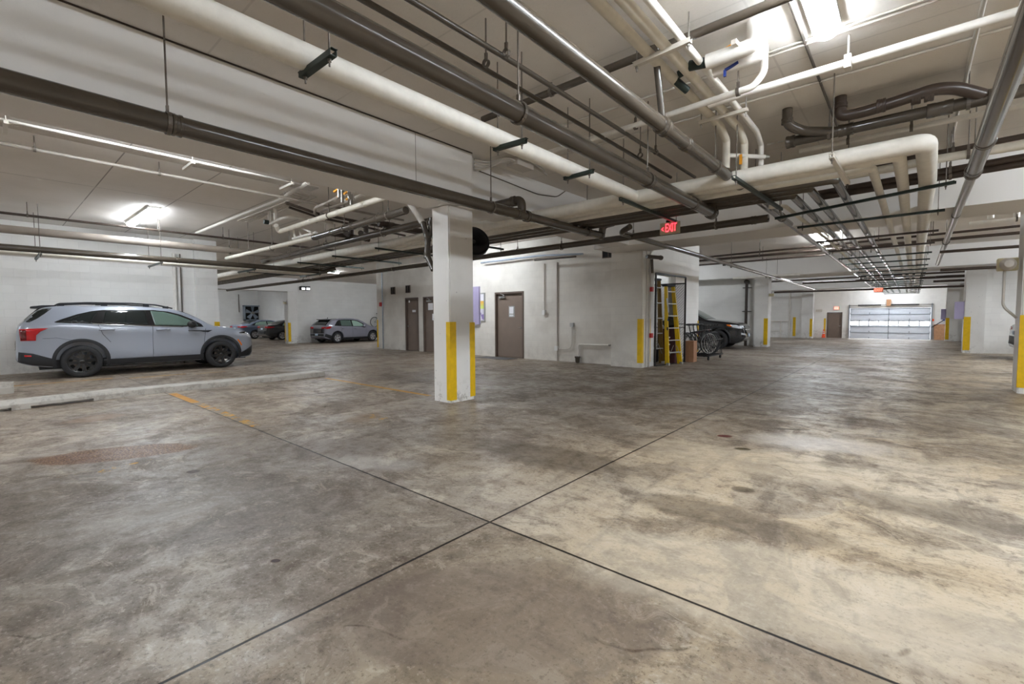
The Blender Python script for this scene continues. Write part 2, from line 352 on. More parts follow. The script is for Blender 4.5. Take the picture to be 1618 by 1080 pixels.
def bxo(name,a,b,mat,parent=None,world=True,bev=0,**k):
    bm=B(); box(bm,a,b,**k)
    if bev: bmesh.ops.bevel(bm,geom=bm.edges[:],offset=bev,segments=2,affect='EDGES',profile=.5)
    return mesh(name,bm,mat,parent,world=world)
def struct(name,a,b,mat,bev=0):
    o=bxo(name,a,b,mat,bev=bev); o['kind']='structure'; return o
CEIL=3.78
XB=at(596,500,y=11.5).x
# ---------------------------------------------------------------- the room
def build_floor():
    bm=B(); xs=[-44+.5*i for i in range(117)]; ys=[-9+.5*i for i in range(113)]
    g=[[bm.verts.new((x,y,fz(x,y))) for y in ys] for x in xs]
    for i in range(len(xs)-1):
        for j in range(len(ys)-1): bm.faces.new((g[i][j],g[i+1][j],g[i+1][j+1],g[i][j+1]))
    o=mesh('floor',bm,M['floor'],smooth=True); o['kind']='structure'
build_floor()
struct('ceiling',(-44,-9,CEIL),(14,47.5,CEIL+.25),M['ceil'])
def wall_y(name,x0,x1,y,th,mat,z0=-.6,z1=CEIL,opens=()):
    """wall facing -Y at y, openings (xa,xb,ztop) from the floor"""
    bm=B(); cur=x0
    for a,b,zt in sorted(opens):
        box(bm,(cur,y,z0),(a,y+th,z1)); box(bm,(a,y,zt),(b,y+th,z1)); cur=b
    box(bm,(cur,y,z0),(x1,y+th,z1)); o=mesh(name,bm,mat); o['kind']='structure'; return o
def wall_x(name,y0,y1,x,th,mat,z0=-.6,z1=CEIL,opens=()):
    bm=B(); cur=y0
    for a,b,zt in sorted(opens):
        box(bm,(x-th,cur,z0),(x,a,z1)); box(bm,(x-th,a,zt),(x,b,z1)); cur=b
    box(bm,(x-th,cur,z0),(x,y1,z1)); o=mesh(name,bm,mat); o['kind']='structure'; return o
wall_x('wall_left',-8,4.9,-16.75,.3,M['block'])
wall_y('wall_back',-43,13.8,-8.3,.3,M['block'])
wall_x('wall_right',-8.3,47,14.0,.2,M['block'])
wall_x('wall_fan',-8.3,15.6,-42.5,.3,M['block'])
wall_y('wall_fan_side',-42.55,-29.22,15.6,.3,M['block'])
wall_x('wall_far_left',12.65,24,-28.9,.3,M['block'])
wall_y('wall_far_bay',-28.9,XB,24,.3,M['block'])
DO=[(-15.80,-14.95,2.16),(-14.62,-13.75,2.16),(-10.72,-9.47,2.18)]
wall_y('wall_center',XB,-6.0,11.5,.22,M['block_worn'],opens=DO)
wall_x('wall_center_left',11.73,24,XB+.2,.2,M['block'])
wall_x('wall_center_right',11.74,15.2,-5.25,.22,M['block'],opens=[(11.95,13.45,2.52)])
bm=B(); box(bm,(-9.2,11.73,-.1),(-9.0,15.19,CEIL)); box(bm,(-9.0,11.73,-.1),(-5.48,11.93,CEIL)); box(bm,(-9.0,15.0,-.1),(-5.48,15.19,CEIL))
o=mesh('wall_alcove',bm,M['block']); o['kind']='structure'
wall_y('wall_center_rear',-16.8,-5.25,15.2,.2,M['block'])
wall_y('wall_bay_rear',-17,-5.2,22.9,.3,M['block'])
wall_x('wall_bay_left',15.41,22.9,-16.8,.2,M['block'])
wall_y('wall_far_middle',-17,-4.75,35.3,.25,M['block'])
wall_x('wall_lane_left',35.55,46.5,-6.3,.2,M['block'])
wall_y('wall_end',-6.5,14,46.5,.3,M['block'],z0=-1,opens=[(-4.24-1.02,-4.20,1.66),(-3.72,1.22,1.95)])
wall_y('wall_right_bay',1.96,13.8,23.05,.3,M['block'])
wall_y('wall_right_far',2.0,13.8,35.1,.3,M['block'])
n=0
def trim(a,b,mat='beam'):
    global n; n+=1; return struct('trim_%d'%n,a,b,M[mat])
trim((-5.87,-8,3.07),(-4.99,4.87,CEIL)); trim((-5.75,4.90,3.06),(-5.13,11.2,CEIL)); trim((-6.1,10.2,3.05),(13.8,11.45,CEIL))
trim((-16.8,22.0,3.04),(13.8,23.0,CEIL)); trim((-16.8,34.4,3.04),(13.8,35.2,CEIL)); trim((-28.9,-8,2.98),(-28.3,12.7,CEIL))
trim((-5.22,22.25,2.93),(-4.55,22.9,3.05),'conc'); trim((-16.75,4.33,-.1),(-16.62,4.93,CEIL),'block'); trim((-42.5,9.6,-.6),(-42.2,10.2,CEIL),'block')
# thin dark gap between main beam and ceiling deck, control joint on the beam
trim((-5.0,-8,3.765),(-4.982,4.87,3.779),'brown_dark')
bm=B(); box(bm,(-4.995,3.83,3.12),(-4.986,3.834,3.76)); o=mesh('trim_%d'%(n+1),bm,M['rod']); o['kind']='structure'
# ---------------------------------------------------------------- pillars
def pillar(label,a,b,guards,mat='conc',zt=3.06,bz=0):
    cx,cy=(a[0]+b[0])/2,(a[1]+b[1])/2
    t=thing('concrete_pillar',label,'pillar',(cx,cy,bz))
    bm=B(); box(bm,(a[0],a[1],bz-.02),(b[0],b[1],zt)); bmesh.ops.bevel(bm,geom=[e for e in bm.edges if abs(e.verts[0].co.z-e.verts[1].co.z)>1],offset=.018,segments=2,affect='EDGES')
    mesh('shaft',bm,M[mat],t,world=True)
    for (gx,gy,sx,sy,wx,wy,z0,z1) in guards:      # corner, inward signs, leg widths, heights
        bm=B(); th=.008
        if wx: box(bm,(min(gx,gx+sx*wx),min(gy-sy*th,gy),bz+z0),(max(gx,gx+sx*wx),max(gy-sy*th,gy),bz+z1))
        if wy: box(bm,(min(gx-sx*th,gx),min(gy-sy*th,gy+sy*wy),bz+z0),(max(gx-sx*th,gx),max(gy-sy*th,gy+sy*wy),bz+z1))
        o=mesh('corner_guard',bm,M['yellow'],t,world=True); o['label']='yellow corner guard strip'
    return t
pillar('white concrete pillar with two yellow corner guards standing alone in mid floor',(-5.79,4.74),(-5.38,5.26),[(-5.38,4.74,-1,1,.085,.12,.04,1.27),(-5.38,5.26,-1,-1,0,.10,.05,1.26)])
pillar('white pillar with wide yellow guard at right edge of the photo',(1.42,11.5),(1.98,12.05),[(1.42,11.5,1,1,.30,.03,.1,1.33)])
pillar('white pillar at corner of block wall beside the mesh cage and ladder',(-6.15,11.2),(-5.25,11.72),[(-5.25,11.2,-1,1,.12,.10,.13,1.28),(-5.25,11.72,-1,-1,0,.07,.13,1.28)],mat='block_worn')
pillar('white pillar with yellow guard behind the black suv',(-5.2,22.3),(-4.66,22.92),[(-4.66,22.3,-1,1,.14,.06,.1,1.25)],zt=2.95)
pillar('far white pillar with yellow guard left of the orange cone',(-5.3,34.7),(-4.7,35.32),[(-4.7,34.7,-1,1,.13,.05,.12,1.25)],bz=fz(-5,35))
pillar('white pillar carrying a lilac sign and yellow guard right of the aisle',(1.46,22.8),(1.98,23.4),[(1.46,22.8,1,1,.17,.04,.1,1.28)])
pillar('distant white pillar nearest the right end of the garage door',(1.5,34.5),(2.0,35.2),[(1.5,34.5,1,1,.14,.05,.1,1.28)],bz=fz(1.5,34.8))
pillar('white pillar between the parked sedans and the grey hatchback',(-28.9,12.1),(-28.38,12.66),[(-28.38,12.1,-1,1,.06,.14,.1,1.25),(-28.9,12.1,1,1,.09,0,.1,1.25)],zt=2.99,bz=-.15)
def guard(label,a,b):
    o=bxo('corner_guard',a,b,M['yellow']); props(o,label,'corner guard'); return o
guard('yellow corner guard on end of left block wall behind the silver suv',(-16.64,4.80,.08),(-16.605,4.945,1.25))
guard('yellow corner guard on wall end left of the far doors beside red alarm',(XB-.01,11.485,.05),(XB+.07,11.50,1.27))
guard('yellow corner guard on far wall beside the white vertical pipe',(-5.86,35.285,fz(-5.8,35)+.1),(-5.70,35.30,1.27))
guard('yellow corner guard beside the orange traffic cone by brown end door',(-5.46,46.48,-.4),(-5.34,46.5,1.15))
guard('thin yellow guard at far corner of cage wall in front of black suv',(-5.26,15.33,.06),(-5.235,15.41,1.2))

# ---------------------------------------------------------------- doors
def door(k,x0,x1,zt,y,label,handle='l',closer=True,bz=0):
    d=bpy.data.objects.new('door_%d'%k,None); COL.objects.link(d); d.location=((x0+x1)/2,y,bz); props(d,label,'door',kind='structure')
    bm=B(); f=.05
    box(bm,(x0-.01,y-.02,bz),(x0+f,y+.14,zt+.01)); box(bm,(x1-f,y-.02,bz),(x1+.01,y+.14,zt+.01)); box(bm,(x0+f,y-.02,zt-f),(x1-f,y+.14,zt+.01))
    mesh('door_frame',bm,M['frame'],d,world=True)
    bxo('door_leaf',(x0+f+.003,y+.06,bz+.012),(x1-f-.003,y+.105,zt-f-.003),M['doorp'],d)
    hx=x0+f+.08 if handle=='l' else x1-f-.08; s=1 if handle=='l' else -1
    bm=B(); lathe(bm,[(.0,y+.02),(.03,y+.02),(.032,y+.06)],14,(hx,0,bz+1.0),'y'); tube(bm,[(hx,y+.03,bz+1.0),(hx,y-.005,bz+1.0),(hx+.11*s,y-.005,bz+1.0)],.009,8,.02)
    mesh('lever_handle',bm,M['chrome'],d,smooth=40,world=True)
    if closer:
        cx=x0+f+.14 if handle=='r' else x1-f-.2
        bm=B(); box(bm,(cx-.02,y,zt-f-.14),(cx+.24,y+.058,zt-f-.08)); bar(bm,(cx+.08,y+.0,zt-f-.11),(cx+.3,y-.09,zt-f-.06),.02,.012); bar(bm,(cx+.3,y-.09,zt-f-.06),(cx+.05,y-.01,zt-.03),.02,.012)
        mesh('door_closer',bm,M['alu'],d,world=True)
    return d
d3=door(3,-10.72,-9.47,2.18,11.5,'brown steel door with grey notice plate right of the lone pillar','r')
def plaque(par,x0,x1,z0,z1,y,mat='paper',name='notice'): return bxo(name,(x0,y-.008,z0),(x1,y,z1),M[mat],par)
plaque(d3,-10.16,-9.90,1.35,1.72,11.562,'alu','notice_plate'); plaque(d3,-10.12,-9.94,1.47,1.69,11.553)
plaque(d3,-10.12,-9.94,1.38,1.43,11.553,'paper','notice')
d1=door(1,-15.80,-14.95,2.16,11.5,'brown steel door furthest left in the block wall',closer=False)
plaque(d1,-15.42,-15.2,1.58,1.67,11.56,name='name_plate'); plaque(d1,-15.66,-15.58,1.98,2.07,11.56,name='small_notice')
d2=door(2,-14.62,-13.75,2.16,11.5,'brown steel door partly hidden behind the lone pillar','r')
plaque(d2,-14.40,-14.1,1.65,1.92,11.56,name='poster'); plaque(d2,-14.15,-14.0,1.25,1.5,11.56)
eb=fz(-4.7,46.5)
d4=door(4,-5.24,-4.22,1.64,46.5,'brown exit door at far end left of the garage door','r',closer=False,bz=eb)
bxo('door_mat',(-11.0,10.75,0),(-9.6,11.35,.012),simple('mat_fabric',srgb(92,90,90),.9)); props(bpy.data.objects['door_mat'],'grey floor mat in front of brown door with notice plate','mat')
# garage door
g=bpy.data.objects.new('door_5',None); COL.objects.link(g); g.location=(-1.25,46.5,eb); props(g,'white sectional garage door with a row of lit windows','garage door',kind='structure')
gx0,gx1=-3.68,1.18; zs=[eb+.02,eb+.50,eb+.98,eb+1.47,eb+1.96,eb+2.42]
panew=(gx1-gx0)/8
for i in range(5):
    bm=B(); y0=46.52
    if i==2:
        zc0,zc1=zs[i]+.12,zs[i+1]-.08
        box(bm,(gx0,y0,zs[i]),(gx1,y0+.05,zc0)); box(bm,(gx0,y0,zc1),(gx1,y0+.05,zs[i+1]-.012))
        for k in range(9):
            xc=gx0+k*panew; box(bm,(max(gx0,xc-.055),y0-.01,zc0),(min(gx1,xc+.055),y0+.05,zc1))
    else: box(bm,(gx0,y0,zs[i]),(gx1,y0+.05,zs[i+1]-.012))
    s=mesh('door_section',bm,M['gdoor'],g,world=True)
    if i==2:
        for k in range(8):
            xc=gx0+k*panew; bxo('window_pane',(xc+.056,y0-.004,zc0+.001),(xc+panew-.056,y0+.03,zc1-.001),M['day'],s)
bm=B()
for z in zs[1:]: box(bm,(gx0,46.49,z-.03),(gx1,46.518,z+.01))
for x in (gx0,gx0+1.22,gx0+2.43,gx0+3.65,gx1-.04):
    for z in zs[:5]: box(bm,(x,46.485,z+.02),(x+.05,46.518,z+.14)); 
box(bm,(gx0+2.41,46.49,zs[0]),(gx0+2.46,46.518,zs[5])); mesh('stiffener',bm,M['galv'],g,world=True)
for x in (gx0-.09,gx1+.03):
    bm=B(); box(bm,(x,46.38,eb),(x+.06,46.49,eb+2.75)); mesh('track',bm,M['galv'],g,world=True)
bm=B(); tube(bm,[(gx0-.1,46.35,eb+2.68),(gx1+.15,46.35,eb+2.68)],.025,10); mesh('torsion_shaft',bm,M['steel'],g,True,world=True)
for a,b in ((gx0+.5,gx0+1.95),(gx0+2.4,gx0+4.2)):
    bm=B(); L=b-a; pr=[]
    for k in range(60): pr.append((.045+.012*(k%2),a+L*k/59))
    lathe(bm,pr,12,(0,46.35,eb+2.68),'x'); mesh('torsion_spring',bm,M['blackmetal'],g,world=True)
bm=B(); box(bm,(gx0+2.28,46.2,eb+2.6),(gx0+2.55,46.45,eb+3.1)); mesh('bearing_bracket',bm,M['wood'],g,world=True)

# ---------------------------------------------------------------- text
def text(parent,body,size,loc,rot,mat,name='lettering',depth=.004,sx=1,align='CENTER',bold=0):
    cu=bpy.data.curves.new(name,'FONT'); cu.body=body; cu.size=size; cu.align_x=align; cu.align_y='CENTER'; cu.extrude=depth; cu.offset=bold
    to=bpy.data.objects.new('tmp',cu); COL.objects.link(to); bpy.context.view_layer.update()
    me=bpy.data.meshes.new_from_object(to.evaluated_get(bpy.context.evaluated_depsgraph_get())); bpy.data.objects.remove(to)
    me.name=name; me.materials.clear(); me.materials.append(mat); o=bpy.data.objects.new(name,me); COL.objects.link(o)
    o.location=loc; o.rotation_euler=rot; o.scale=(sx,1,1)
    if parent: o.parent=parent
    return o
# near exit sign, hung under the end of a strut
e=at(1058.8,360,y=7.78); s0=at(1043.4,362,y=7.78).x; s1=at(1074.2,362,y=7.78).x; z0=at(1058.8,369.6,y=7.78).z; z1=at(1058.8,351,y=7.78).z
t=thing('exit_sign','red letter exit sign with left arrow hung from ceiling strut','exit sign',((s0+s1)/2,7.78,z0))
bxo('housing',(s0,7.76,z0),(s1,7.80,z1),M['exitface'],t,bev=.004); bxo('canopy',((s0+s1)/2-.06,7.75,z1),((s0+s1)/2+.07,7.81,z1+.035),M['black'],t)
hh=z1-z0
for ch,px,wd in (('E',1053.0,1),('X',1058.3,1),('I',1062.4,1),('T',1066.3,1)):
    pp=at(px,361,y=7.755); text(t,ch,hh*1.02,(pp.x-t.location.x,-.024,hh*.5),(PI/2,0,0),M['exitred'],'letter',.002,.52,bold=.0)
bm=B(); ax=at(1045.2,361.5,y=7.755).x-t.location.x; bar(bm,(ax,-.024,hh*.47),(ax+.035,-.024,hh*.62),.004,.012); bar(bm,(ax,-.024,hh*.47),(ax+.035,-.024,hh*.32),.004,.012); mesh('arrow',bm,M['exitred'],t)
t=thing('exit_sign','red exit sign mounted above the far brown door','exit sign',(-4.6,46.44,1.86)); bxo('housing',(-4.78,46.42,1.86),(-4.40,46.495,2.12),M['exitface'],t)
bxo('lens',(-4.77,46.41,1.88),(-4.47,46.42,2.10),M['exitfar'],t)
p=at(1388,458,y=26.5); t=thing('exit_sign','distant glowing red exit sign at end of the strut rack','exit sign',(p.x,26.5,p.z-.12)); bxo('housing',(p.x-.17,26.5,p.z-.1),(p.x+.17,26.55,p.z+.1),M['exitface'],t); text(t,'EXIT',.17,(0,-.01,.12),(PI/2,0,0),M['exitfar'],'lettering',.004,.85,bold=.006)
bm=B(); tube(bm,[(p.x,26.52,p.z+.12),(p.x,26.52,CEIL)],.008,8); mesh('stem',bm,M['rod'],t,world=True)

# signs on walls and pillars
def sign(name,label,a,b,mat='lilac',cat='sign'):
    o=bxo(name,a,b,M[mat]); return props(o,label,cat)
sign('wall_sign','tall lilac sign board projecting beside the lone pillar',(-12.3,11.42,1.1),(-11.44,11.497,2.43))
t=thing('poster_frame','silver framed map poster on wall right of lilac board','poster',(-11.33,11.5,1.2)); bxo('frame',(-11.42,11.47,1.2),(-11.19,11.498,2.2),M['alu'],t)
PM=NT('poster_print'); p_=PM.pos(); sx_,sy_,sz_=PM.sep(p_); c_=PM.mix(PM.math('GREATER_THAN',PM.noise(p_,6,2),.52),(.75,.72,.82,1),(.30,.22,.5,1)); c_=PM.mix(PM.math('GREATER_THAN',sz_,1.65),c_,PM.mix(PM.ramp(sz_,1.68,1.9),(.7,.8,.2,1),(.85,.5,.1,1))); c_=PM.mix(PM.math('GREATER_THAN',sz_,1.92),c_,(.82,.8,.88,1)); PM.set(col=c_,rough=.4)
bxo('print',(-11.40,11.462,1.24),(-11.24,11.47,2.16),PM.m,t)
sign('hanging_sign','lilac sign panel mounted on pillar face beside right aisle bay',(at(1508,490,y=22.85).x,22.83,at(1513,503.8,y=22.85).z),(1.46,22.87,at(1513,476.5,y=22.85).z))
sign('hanging_sign','smaller lilac sign panel near right end of garage door',(at(1487,490,y=34.6).x,34.58,at(1490,504.5,y=34.6).z),(1.5,34.62,at(1490,488,y=34.6).z))
def louvre(label,x0,x1,z0,z1):
    t=thing('wall_vent',label,'vent',((x0+x1)/2,11.5,z0)); bm=B(); 
    for a,b in (((x0,z0),(x1,z0+.02)),((x0,z1-.02),(x1,z1)),((x0,z0),(x0+.02,z1)),((x1-.02,z0),(x1,z1)),(((x0+x1)/2-.012,z0),((x0+x1)/2+.012,z1))): box(bm,(a[0],11.47,a[1]),(b[0],11.5,b[1]))
    mesh('frame',bm,M['frame'],t,world=True); bxo('opening',(x0+.02,11.485,z0+.02),(x1-.02,11.5,z1-.02),M['dark'],t)
louvre('small dark wall vent left above the furthest brown door',-16.8,-16.5,2.35,2.66); louvre('small dark wall vent right of its twin above the doors',-15.75,-15.45,2.37,2.68)
louvre('larger black wall opening high beside the corner pillar',-6.58,-6.2,2.98,3.21)
# ---------------------------------------------------------------- pipes
def hanger(par,p,r,top=CEIL,mat='rod',tw=.007,side=None,ring=True):
    p=Vector(p); bm=B()
    tube(bm,[(p.x,p.y,p.z+r+.03),(p.x,p.y,top-.003)],tw,6)
    if ring:
        ax=side or 'y'; n=18; rings=[]
        c=[p+(Vector((math.cos(a)*(r+.008),0,math.sin(a)*(r+.008))) if ax=='y' else Vector((0,math.cos(a)*(r+.008),math.sin(a)*(r+.008)))) for a in [2*PI*k/n for k in range(n+1)]]
        for k in range(n): bar(bm,c[k],c[k+1],.03,.006,up=(c[k]-p))
        bar(bm,p+Vector((0,0,r+.005)),p+Vector((0,0,r+.06)),.025,.018)
    return mesh('hanger',bm,M[mat],par,world=True)
def coupling(par,p,r,ax='y',L=.07,mat='brown',name='coupling'):
    bm=B(); pr=[(r*1.0,-L/2-.004),(r*1.11,-L/2),(r*1.11,-L*.2),(r*1.06,-L*.15),(r*1.06,L*.15),(r*1.11,L*.2),(r*1.11,L/2),(r*1.0,L/2+.004)]
    lathe(bm,pr,20,(0,0,0),ax); bmesh.ops.translate(bm,verts=bm.verts,vec=p)
    return mesh(name,bm,M[mat],par,smooth=40,world=True)
def run(name,label,pts,r,mat,hang=(),coup=(),bend=None,cat='pipe',group=None,seg=18,r2=None,hm='rod',ceil=CEIL):
    pts=[Vector(p) for p in pts]; t=thing(name,label,cat,pts[0],0,group)
    bm=B(); tube(bm,pts,r,seg,bend if bend is not None else r*2.2); mesh('pipe',bm,M[mat],t,smooth=50,world=True)
    d=pts[1]-pts[0]; ax='y' if abs(d.y)>abs(d.x) else 'x'
    for p in hang: hanger(t,p,r,ceil,hm,side=ax)
    for p in coup: coupling(t,Vector(p),r,ax,mat=mat if mat in('brown','brown_dark') else mat)
    return t
def py(px,pyy,z): return at(px,pyy,z=z).y
def sub(par,name,pts,r,mat,bend=None,seg=16,caps=True):
    bm=B(); tube(bm,pts,r,seg,bend if bend is not None else r*2); return mesh(name,bm,M[mat],par,smooth=50,world=True)
# the three big brown pipes that come over the camera
X=-2.32; t=run('brown_pipe','large brown pipe crossing the upper middle and ending by the exit sign',[(X,-2,2.9),(X,7.3,2.9),(X,7.3,3.12)],.076,'brown',[(X,py(866,160,2.9),2.9),(X,py(1098,268,2.9),2.9)],[(X,.35,2.9),(X,py(1098,268,2.9)+.05,2.9),(X,6.55,2.9)],bend=.12)
coupling(t,Vector((X,7.3,2.9)),.085,'y',.1)
X=-1.78; z=3.09; yj=py(1225,345,z)
t=run('brown_pipe','large brown pipe entering at top centre and running on beside the strut rack',[(X,-2,z),(X,yj,z)],.066,'brown',[(X,py(1133,262,z),z),(X,py(1186,312,z),z)],[(X,py(1186,312,z),z),(X,yj-.12,z),(X,yj+.02,z),(X,py(1090,225,z),z)])
sub(t,'pipe',[(X,yj,z),(X,37,z)],.05,'brown')
for px,pyy in ((1309,399),(1349,430),(1366,443),(1378,453)): y_=py(px,pyy,z); hanger(t,(X,y_,z),.05,side='y'); coupling(t,Vector((X,y_+.1,z)),.05)
sub(t,'riser',[(X,4.19,3.14),(X,4.02,3.68)],.03,'brown'); coupling(t,Vector((X,4.2,3.09)),.072,'y',.12)
X=-4.6; z=2.92; yt=py(845,335,z)
t=run('brown_pipe','brown pipe under the long white beam passing in front of the lone pillar',[(X,-2,z),(X,yt,z)],.08,'brown',[(X,py(265,195,z),z),(X,py(776,327,z),z)],[(X,yt-.1,z),(X,yt+.14,z),(X,py(268,200,z)+.03,z)])
sub(t,'pipe',[(X,yt,z),(X,8.0,z),(X+.02,8.0,3.12),(X+.25,8.0,3.14)],.07,'brown',.12); coupling(t,Vector((X,7.95,z)),.075)
hanger(t,(X,py(930,366,z),z),.07)
sub(t,'branch',[(X,yt+.02,z),(X,yt+.02,3.16),(-14.2,yt-.15,3.0)],.068,'brown',.11)
for x_ in (-8.2,-10.6,-12.6): hanger(t,(x_,yt-.08,3.08),.068,side='x')
coupling(t,Vector((X-.15,yt,3.15)),.072,'x')
run('brown_pipe','brown pipe rising from an elbow and crossing under the deep beam above cage',[(-3.95,7.9,3.0),(-4.2,8.0,2.93),(-4.22,32,2.9)],.055,'brown',[(-4.22,py(1150,420,2.9),2.9),(-4.22,py(1225,440,2.9),2.9)],[(-4.22,py(1139,417,2.9),2.9),(-4.22,py(1217,437,2.9),2.9)])
t=run('brown_pipe','brown pipe dropping steeply along the right side of the photo',[(.40,-1,3.0),(.43,1.5,3.0),(.47,4.2,3.0),(.51,7.75,3.0)],.07,'brown',[(.505,7.55,3.0)],[(.51,7.7,3.0),(.5,6.4,3.0)])
sub(t,'pipe',[(.51,7.75,3.0),(.53,10.6,3.0),(.63,20.5,3.0)],.05,'steel'); coupling(t,Vector((.53,10.7,3.0)),.05); coupling(t,Vector((.57,14.5,3.0)),.055,mat='black'); hanger(t,(.57,14.4,3.0),.055)
# small sprinkler pair
for lab,(a,b,c_),hs in (('thin brown pipe left of its twin between two big brown pipes',((574,0),(820,140),(1060,280)),((768,100),(1011.6,245))),('thin brown pipe right of its twin between two big brown pipes',((649,0),(820,104),(1098,280)),((800,84),(1036,240)))):
    A=at(*a,z=3.42);Bp=at(*b,z=3.42);Cp=at(*c_,z=3.42); A=A+(A-Bp).normalized()*1.5
    run('sprinkler_pipe',lab,[A,Bp,Cp],.022,'brown',[at(*h,z=3.42) for h in hs],[],seg=12)
# insulated pipes: the long run with its tee, then along the aisle rack
t=run('insulated_pipe','thick white insulated pipe with long branch that turns down the aisle',[(-28.1,6.25,3.06),(.07,6.25,3.06),(.12,8,3.06),(.2,24,3.06),(.22,44,3.06)],.09,'insul',bend=.1)
sub(t,'branch',[(-3.1,-2,3.06),(-3.05,6.25,3.06)],.087,'insul')
for p in ():
    bm=B(); lathe(bm,[(.089,-.012),(.0915,-.008),(.0915,.008),(.089,.012)],24,(p[0],p[1],3.06),'y'); mesh('band',bm,M['paper'],t,world=True)
run('insulated_pipe','medium white insulated pipe in the middle of the aisle rack',[(-28.1,6.52,3.05),(-.14,6.52,3.05),(-.12,8,3.05),(-.03,24,3.05),(0,44,3.05)],.062,'insul',bend=.08)
run('insulated_pipe','slim white insulated pipe with elbow beside the medium one',[(-28.1,6.80,3.03),(-.38,6.80,3.03),(-.33,12,3.03),(-.24,24,3.03),(-.2,44,3.03)],.046,'insul',bend=.06)
for lab,yy,xx,x2 in (('brown rack pipe nearest the slim white pipe',7.08,-.72,-.6),('middle one of three brown rack pipes',7.33,-1.03,-.96),('brown rack pipe nearest the left rack edge',7.58,-1.27,-1.25)):
    run('brown_pipe',lab,[(-28.1,yy,3.04),(xx-.04,yy,3.04),(xx,12.2,3.04),(x2,24,3.04),(x2+.02,44,3.04)],.052,'brown',bend=.08)
run('cream_pipe','thin cream pipe along the left edge of the aisle rack',[(-1.7,8.05,3.02),(-1.5,8.15,3.02),(-1.43,12.3,3.02),(-1.42,30,3.02)],.03,'cream')
run('brown_pipe','long lower brown pipe crossing behind the exit sign',[(-28,8.75,2.9),(-15.9,8.75,2.9),(-1.78,8.42,2.92)],.063,'brown',[(-5.9,8.5,2.9),(-2.6,8.45,2.92),(-9,8.6,2.9),(-12.5,8.65,2.9),(-19,8.75,2.9)],[(-2.0,8.43,2.92),(-10,8.61,2.9)])
run('white_pipe','thin white pipe just above the long lower brown pipe',[(-14,9.15,3.05),(-1.9,8.9,3.05)],.028,'cream',[(-4.4,8.95,3.05),(-7.6,9.0,3.05)])
# brown header on the ceiling
t=run('brown_pipe','slim brown header pipe tight to ceiling crossing the top of photo',[(-3.9,3.99,3.68),(2.4,3.99,3.68)],.036,'brown',[(-2.9,3.99,3.68)],[(-1.78,3.99,3.68)])
coupling(t,Vector((-1.78,3.99,3.68)),.045,'x',.11)
def trapeze(label,a,b,z,mat='strut',w=.042,group=None,rods=None,rm='rod',top=CEIL):
    a=Vector((a[0],a[1],z));b=Vector((b[0],b[1],z)); d=(b-a).normalized(); t=thing('strut_trapeze',label,'pipe hanger',a,0,group)
    bm=B(); s=d.cross(Vector((0,0,1))).normalized()*w/2
    bar(bm,a,b,w,.004); bm2=bm                        # open channel: back plate and two lips
    bar(bm,a+s+Vector((0,0,.018)),b+s+Vector((0,0,.018)),.004,.038); bar(bm,a-s+Vector((0,0,.018)),b-s+Vector((0,0,.018)),.004,.038)
    n=max(2,int((b-a).length/.09))
    for k in range(n+1):
        p=a+(b-a)*k/n; 
        if k%2==0: bar(bm,p-s+Vector((0,0,.036)),p+s+Vector((0,0,.036)),.03,.003)
    mesh('channel',bm,M[mat],t,world=True)
    for f in (rods or (.04,.96)):
        p=a+(b-a)*f; bm=B(); tube(bm,[p+Vector((0,0,-.05)),(p.x,p.y,top-.003)],.0065,6); tube(bm,[p+Vector((0,0,-.022)),p+Vector((0,0,-.006))],.013,6); mesh('threaded_rod',bm,M[rm],t,world=True)
    return t
rack=[(-1.73,8.68,.37,7.81)]+[(-1.6+.006*i,y+.03,.36+.007*i,y-.05) for i,y in enumerate((9.8,12.04,14.0,16.0,17.85,19.8,21.5,23.4,25,26.9,28.8,30.7,32.7,34.2,36.3,38.2,40.2,42.1,43.9))]
ords=['nearest','second nearest','third nearest','fourth nearest','fifth nearest','sixth nearest']
for i,(x0,y0,x1,y1) in enumerate(rack):
    mt='strut' if i not in (2,3) else 'brown_dark'
    lab=('%s dark strut bar of the aisle pipe rack'%ords[i]) if i<6 else 'small distant strut bar at the far end of the aisle pipe rack'
    trapeze(lab,(x0,y0),(x1,y1),2.93,mt,group='strut bars under the aisle pipe rack')
for lab,a,b,mt in (('pale strut bar with chain holes under right elbow of insulated pipe',(-.65,5.69),(-.62,7.0),'strutw'),('dark strut bar crossing under pipes between exit sign and rack',(-1.6,5.8),(-1.52,8.0),'strut'),('dark strut bar whose far end carries the near exit sign',(-3.05,5.8),(-3.06,7.9),'strut')):
    trapeze(lab,a,b,2.93,mt,group='strut bars under the crossing pipe run')
for i,x in enumerate((-7.3,-9.36,-11.34,-13.35,-15.2,-17.2)):
    trapeze(['dark strut bar just left of the lone pillar','dark strut bar with wavy shadow, second left of the pillar','dark strut bar third left of the pillar','dark strut bar fourth left of the pillar','dark strut bar fifth left of the pillar','dark strut bar furthest left of the pillar'][i],(x,6.0),(x-.03,8.15),2.93,group='strut bars under the crossing pipe run')
for lab,a,b,zz in (('short dark strut bar clamped under insulated pipe near top left',at(527,86,z=2.955),at(477,123,z=2.955),2.95),('dark strut bar under insulated pipe above the conduit bundle',at(831,224,z=2.955),at(781,238,z=2.955),2.95),('dark strut bar under insulated pipe just before its tee',at(937,272,z=2.955),at(892,284,z=2.955),2.95)):
    trapeze(lab,(a.x,a.y),(b.x,b.y),zz,rods=(.12,.88),group='strut bars under the insulated branch')
